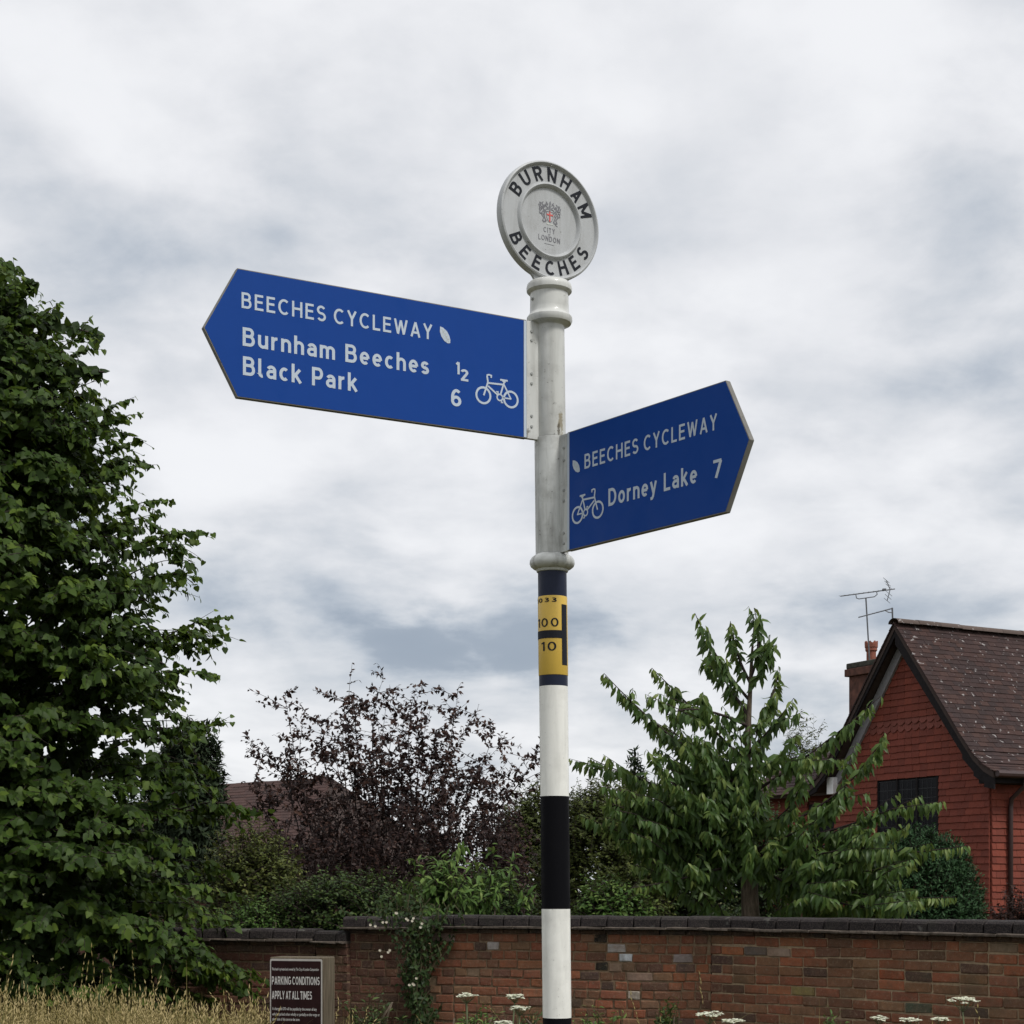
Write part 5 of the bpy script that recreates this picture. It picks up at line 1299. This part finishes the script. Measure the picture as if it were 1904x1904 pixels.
def wood():
    q = np.random.default_rng(88); p = Plant(88)
    for i in range(2600):
        x = q.uniform(-22, 22); y = 46+q.uniform(-2.5, 2.5); top = 3.1+0.6*np.sin(x*0.9)+0.4*np.sin(x*2.3+1)+q.normal(0, .2)
        e = np.array([x, y, max(0.2, top*q.random()**0.55)]); b = e-np.array([q.normal(0, .25), q.normal(0, .25), q.uniform(.3, .7)])
        c = bez(b, (b+e)/2+q.normal(0, .1, 3), e, 5); p.leaves(c, 0.035, 0.16, 0, 0.8, 0.4, 0.3, 0.6, (0, -.5, 0), (0, 0.55), 0.1, whorl=True)
    root = p.build(None, 'distant_wood', M['shrub'], 'oval'); tag(root, 'dark distant wood closing the view behind the gardens', 'wood', kind='stuff')
wood()
def conifer(name, label, px, ptop, wpx, depth, seed, zb=0.3, n=330):
    base = A3(at(px, HZ, depth)); base[2] = 0; top = EYE+(HZ-ptop)/F*depth; rad = wpx/2*depth/F
    root = empty(name, base, label, 'conifer'); p = Plant(seed); q = p.r
    tk = MB(); tk.tube([Vector(base), Vector(base+[0, 0, top])], [0.14, 0.01], 7)
    for i in range(n):
        f = q.random()**0.8; z = zb+(top-zb)*(1-f); rr = rad*(0.08+0.92*f)*q.uniform(0.75, 1.15)
        a = q.uniform(-np.pi, np.pi); ou = np.array([np.cos(a), np.sin(a), 0])
        b = base+[0, 0, z-0.1*rr]; e = base+ou*rr+np.array([0, 0, z+0.10*rr]); c = bez(b, (b+e)/2-[0, 0, 0.12*rr], e, 6)
        p.twig(c, 0.012, 0.003, 3); p.leaves(c, 0.0085, 0.15, 0.15, 0.7, 0.6, 0.1, 0.9, ou*0.2, (0.1, 0.9), 0.2, whorl=True, shrink=0.2)
    p.build(root, 'crown', M['conifer'], 'frond', M['twig_dark'], 0, tk, M['bark'])
bush('conifer_tree', 'dark ragged conifer standing behind the lime tree edge', 'conifer', 345, 1335, 165, 27, 'conifer', 'frond', 1500, 0.15, 0.020, 31, tl=(0.3, 0.6), zb=1.0, upness=0.1, lob=0.3, shell=0.4, whorl=True)
conifer('conifer_tree', 'small pointed conifer top behind the cherry', 1180, 1395, 190, 29, 32, n=260)

# climbing rose hanging over the wall, with cream flowers
rose = empty('climbing_rose', at(770, HZ, 14.5)-Vector((0, 0, EYE)), 'straggling climbing rose with cream flowers hanging over the wall', 'climber')
p = Plant(41); q = p.r
for i in range(230):
    py = q.uniform(1690, 1960); px = 778+10*np.sin(py/23.0)+q.normal(0, 11+6*np.sin(py/31.0+1))
    if py < 1730: px = 765+q.normal(0, 45)
    e = A3(at(px, py, 14.35+q.uniform(-.12, .12))); b = e+np.array([q.normal(0, .08), q.uniform(0, .08), q.uniform(.05, .3)])
    c = bez(b, (b+e)/2+q.normal(0, .04, 3), e, 5); p.twig(c, 0.004, 0.0015, 3); p.leaves(c, 0.022, 0.052, 0, 0.8, 0.4, 0.4, 0.5, (0, -.7, 0), (0.0, 0.45), 0.1)
tk = MB(); c = bez(A3(at(775, 1990, 14.4)), A3(at(790, 1800, 14.35)), A3(at(765, 1700, 14.5)), 8); tk.tube([Vector(x) for x in c], 0.012, 5)
p.build(rose, 'foliage', M['shrub'], 'oval', M['twig_green'], 0, tk, M['twig_dark'])
fp = [(698, 1718), (712, 1716), (757, 1712), (768, 1708), (710, 1778), (722, 1776), (768, 1826), (778, 1822), (790, 1720), (735, 1700), (732, 1808), (742, 1802), (812, 1816), (648, 1866), (684, 1866), (690, 1868)]
tv, tf = LEAF['oval']
for k, (px, py) in enumerate([(x+q.normal(0, 5), y+q.normal(0, 4)) for x, y in fp[:10] for _ in range(2)]):
    c0 = A3(at(px, py, 14.2)); V = []; T_ = []
    for j in range(6):
        a = 2*np.pi*j/6+k; d = unit(np.array([np.cos(a), -0.35, np.sin(a)])); n = unit(np.array([0, -1.0, 0.3])); n = unit(n-d*np.dot(n, d)); X = np.cross(d, n)
        T_.append(tf+len(V)*len(tv)); V.append(c0+0.013*(tv[:, 0:1]*2.2*X+tv[:, 1:2]*d+tv[:, 2:3]*n))
    link('flower', np_tris('flower', np.concatenate(V), np.concatenate(T_), np.full(len(V)*len(tv), q.uniform(.2, .9))), M['rose'], rose)

# ------------------------------------------------------------------ hogweed umbels in front of the wall
M['stem'] = mat_simple('green_stem', (0.09, 0.11, 0.05), 0.7, var=0.2)
def hogweed(px, py, wpx, depth, label, seed):
    q = np.random.default_rng(seed); top = A3(at(px, py, depth)); base = np.array([top[0]+q.normal(0, .05), depth+q.normal(0, .05), 0.0])
    root = empty('hogweed', base, label, 'wildflower', 'hogweed flowers along the wall')
    R0 = wpx/2*depth/F; hub = top-np.array([0, 0, R0*0.75])
    c = bez(base, (base+hub)/2+q.normal(0, .05, 3)*[1, 1, 0], hub, 9)
    mb = MB(); mb.tube([Vector(x) for x in c], [0.0065-0.0003*i for i in range(9)], 6); mb.build('stem', M['stem'], root, smooth=True)
    mb = MB(); V = []; T_ = []; tint = []
    nr = 17
    for i in range(nr):
        a = i*2.39996; rr = R0*math.sqrt((i+0.3)/nr)*0.86
        e = hub+np.array([math.cos(a)*rr, math.sin(a)*rr, R0*0.75-0.25*rr*rr/R0+q.normal(0, .004)])
        cc = bez(hub, (hub+e)/2+np.array([0, 0, -0.006]), e, 4); mb.tube([Vector(x) for x in cc], 0.0013, 3, cap=False)
        for j in range(12):
            b = j*2.39996; r2 = R0*0.19*math.sqrt((j+.4)/12); o = e+np.array([math.cos(b)*r2, math.sin(b)*r2, q.uniform(-.001, .005)])
            sz = q.uniform(.006, .010); th = q.uniform(0, 6.28)
            pts = np.array([o+[math.cos(th+1.2566*k)*sz, math.sin(th+1.2566*k)*sz, q.uniform(-.003, .003)] for k in range(5)]+[o+[0, 0, .002]])
            T_ += [(len(V)*6+5, len(V)*6+k, len(V)*6+(k+1) % 5) for k in range(5)]; V.append(pts); tint += [q.uniform(.1, 1)]*6
    mb.build('umbel_rays', M['stem'], root)['kind'] = 'stuff'
    o = link('umbel', np_tris('umbel', np.concatenate(V), np.array(T_), np.array(tint)), M['petal'], root); o['kind'] = 'stuff'
    p = Plant(seed+1)
    for k in range(5):
        s0 = c[q.integers(2, 6)]; e = s0+np.array([q.normal(0, .12), q.normal(0, .12), q.uniform(-.02, .15)]); cc = bez(s0, (s0+e)/2+[0, 0, .04], e, 5)
        p.twig(cc, 0.003, 0.001, 3); p.leaves(cc, 0.02, 0.07, 0.2, 0.8, 0.5, 0.3, 0.8, (0, 0, 0), (0.1, 0.7), 0.1)
    p.build(root, 'foliage', M['fresh'], 'lance', M['stem'])
for i, (px, py, w, dp, lb) in enumerate([(868, 1849, 46, 9.2, 'white hogweed flower farthest left, beside the climbing rose'), (957, 1851, 38, 9.5, 'white hogweed flower nearest left of the striped pole'),
        (966, 1873, 44, 9.0, 'low white hogweed flower touching the left side of the pole'), (935, 1900, 40, 9.3, 'white hogweed flower at the bottom edge left of the pole'), (1318, 1884, 58, 9.0, 'wide white hogweed flower below the wall joint right of the pole'), (1362, 1896, 50, 9.3, 'white hogweed flower just right of the wide one by the wall joint'),
        (1790, 1856, 68, 9.0, 'tall white hogweed flower standing alone in front of the right wall'), (1634, 1892, 38, 9.6, 'small white hogweed flower left of the low flowers by the right wall'), (1692, 1894, 46, 9.4, 'low white hogweed flower between two others before the right wall'), (1748, 1893, 40, 9.8, 'low white hogweed flower just left of the tall one')]):
    hogweed(px, py, w, dp, lb, 500+i)

# ------------------------------------------------------------------ wall-foot weeds
for i, (px, top, w, dp, mt, lb) in enumerate([(690, 1830, 150, 12.6, 'shrub', 'leafy weeds right of the parking notice'), (880, 1862, 140, 12.8, 'fresh', 'leafy weeds at the wall foot left of the pole'), (1110, 1868, 110, 12.8, 'fresh', 'leafy weeds at the wall foot right of the pole'),
        (1235, 1855, 60, 13.3, 'shrub', 'small weed tuft rooted in the old brickwork'), (1545, 1870, 70, 11.8, 'fresh', 'pale weed stems against the right wall'), (980, 1870, 90, 12.9, 'shrub', 'dark weeds close beside the pole')]):
    bush('weed_clump', lb, 'weeds', px, top, w, dp, mt, 'lance', 70, 0.07, 0.03, 600+i, tl=(0.2, 0.4), zb=0.3, ry=0.25, upness=1.4, droop=0.1, twigmat='twig_green', shell=0.3, lob=0.4)

# ------------------------------------------------------------------ long dry grass
def grass(name, label, n, sampler, seed, heads=0.12):
    q = np.random.default_rng(seed); B, Hh = sampler(q, n); n = len(B)
    az = q.uniform(0, 2*np.pi, n); lean = np.abs(q.normal(0.22, 0.28, n))*Hh
    dirv = np.stack([np.cos(az), np.sin(az), np.zeros(n)], 1); sd_ = np.stack([-np.sin(az+q.uniform(-1, 1, n)), np.cos(az), np.zeros(n)], 1)
    w = q.uniform(0.0016, 0.0038, n); K = 6
    f = np.linspace(0, 1, K)
    C = B[:, None, :]+dirv[:, None, :]*(lean[:, None]*f[None]**2.2)[..., None]
    C[:, :, 2] = Hh[:, None]*(f-0.30*np.clip((lean/Hh)[:, None], 0, 0.8)*f**4)[...]
    ww = (w[:, None]*np.array([1, 1, .9, .75, .5, .08])[None])[..., None]
    Lf = C-sd_[:, None]*ww; Rg = C+sd_[:, None]*ww
    V = np.stack([Lf, Rg], 2).reshape(-1, 3)
    tri = []
    for k in range(K-1): tri += [(2*k, 2*k+1, 2*k+3), (2*k, 2*k+3, 2*k+2)]
    T_ = (np.array(tri)[None]+(np.arange(n)*2*K)[:, None, None]).reshape(-1, 3)
    tt = np.clip(q.normal(0.42, 0.27, n), 0, 1)
    Vs = [V]; Ts = [T_]; tn = [np.repeat(tt, 2*K)]; off = len(V)
    hd = np.where((q.random(n) < heads) & (Hh > np.median(Hh)))[0]
    tv = np.array([(0, 0, 0), (-.5, .35, 0), (0, .35, .5), (.5, .35, 0), (0, .35, -.5), (0, 1, 0)]); tf = np.array([(0, 1, 2), (0, 2, 3), (0, 3, 4), (0, 4, 1), (5, 2, 1), (5, 3, 2), (5, 4, 3), (5, 1, 4)])
    for k in range(7):                                   # spikelets of the seed heads
        p0 = C[hd, 4]+(C[hd, 5]-C[hd, 4])*(k/5.0); d = unit((C[hd, 5]-C[hd, 4])+q.normal(0, .03, (len(hd), 3))); x = unit(np.cross(d, [0.3, 1, 0.2])); y = np.cross(x, d)
        ln = q.uniform(.030, .055, len(hd))[:, None, None]; wd = 0.0085
        VV = p0[:, None]+tv[None, :, 1:2]*ln*d[:, None]+wd*(tv[None, :, 0:1]*x[:, None]+tv[None, :, 2:3]*y[:, None])
        Ts.append((tf[None]+(np.arange(len(hd))*6)[:, None, None]).reshape(-1, 3)+off); Vs.append(VV.reshape(-1, 3)); tn.append(np.repeat(np.clip(tt[hd]+.33, 0, 1), 6)); off += len(hd)*6
    o = link(name, np_tris(name, np.concatenate(Vs), np.concatenate(Ts), np.concatenate(tn)), M['grass'])
    tag(o, label, 'grass', kind='stuff')
def s_left(q, n):
    y = q.uniform(9.2, 13.8, n); px = q.uniform(-260, 660, n)
    row = 1838+0.07*np.clip(px, 0, 700)+9*np.sin(px*0.021)+6*np.sin(px*0.063+1)      # height of the sward as it stands along the verge
    h = (EYE-(row-HZ)*y/F)*q.uniform(0.62, 1.02, n)
    st = q.random(n) < 0.05; h = np.where(st, h*q.uniform(1.05, 1.28, n), h)
    h = np.where((np.abs(px-560) < 95) & (y < 11.3), h*0.70, h)                      # trodden short before the notice
    return np.stack([(px-CX)/F*y, y, np.zeros(n)], 1), np.clip(h, 0.3, 1.25)
grass('dry_grass', 'long dry golden grass in front of the lime tree', 17000, s_left, 71, 0.22)
def s_right(q, n):
    y = q.uniform(7.5, 13.0, n); px = q.uniform(640, 2300, n); h = q.normal(0.46, 0.10, n); h = np.where(q.random(n) < 0.012, h*1.7, h)
    return np.stack([(px-CX)/F*y, y, np.zeros(n)], 1), np.clip(h, 0.2, 0.95)
grass('rough_grass', 'shorter rough grass below the brick wall', 9000, s_right, 72, 0.10)
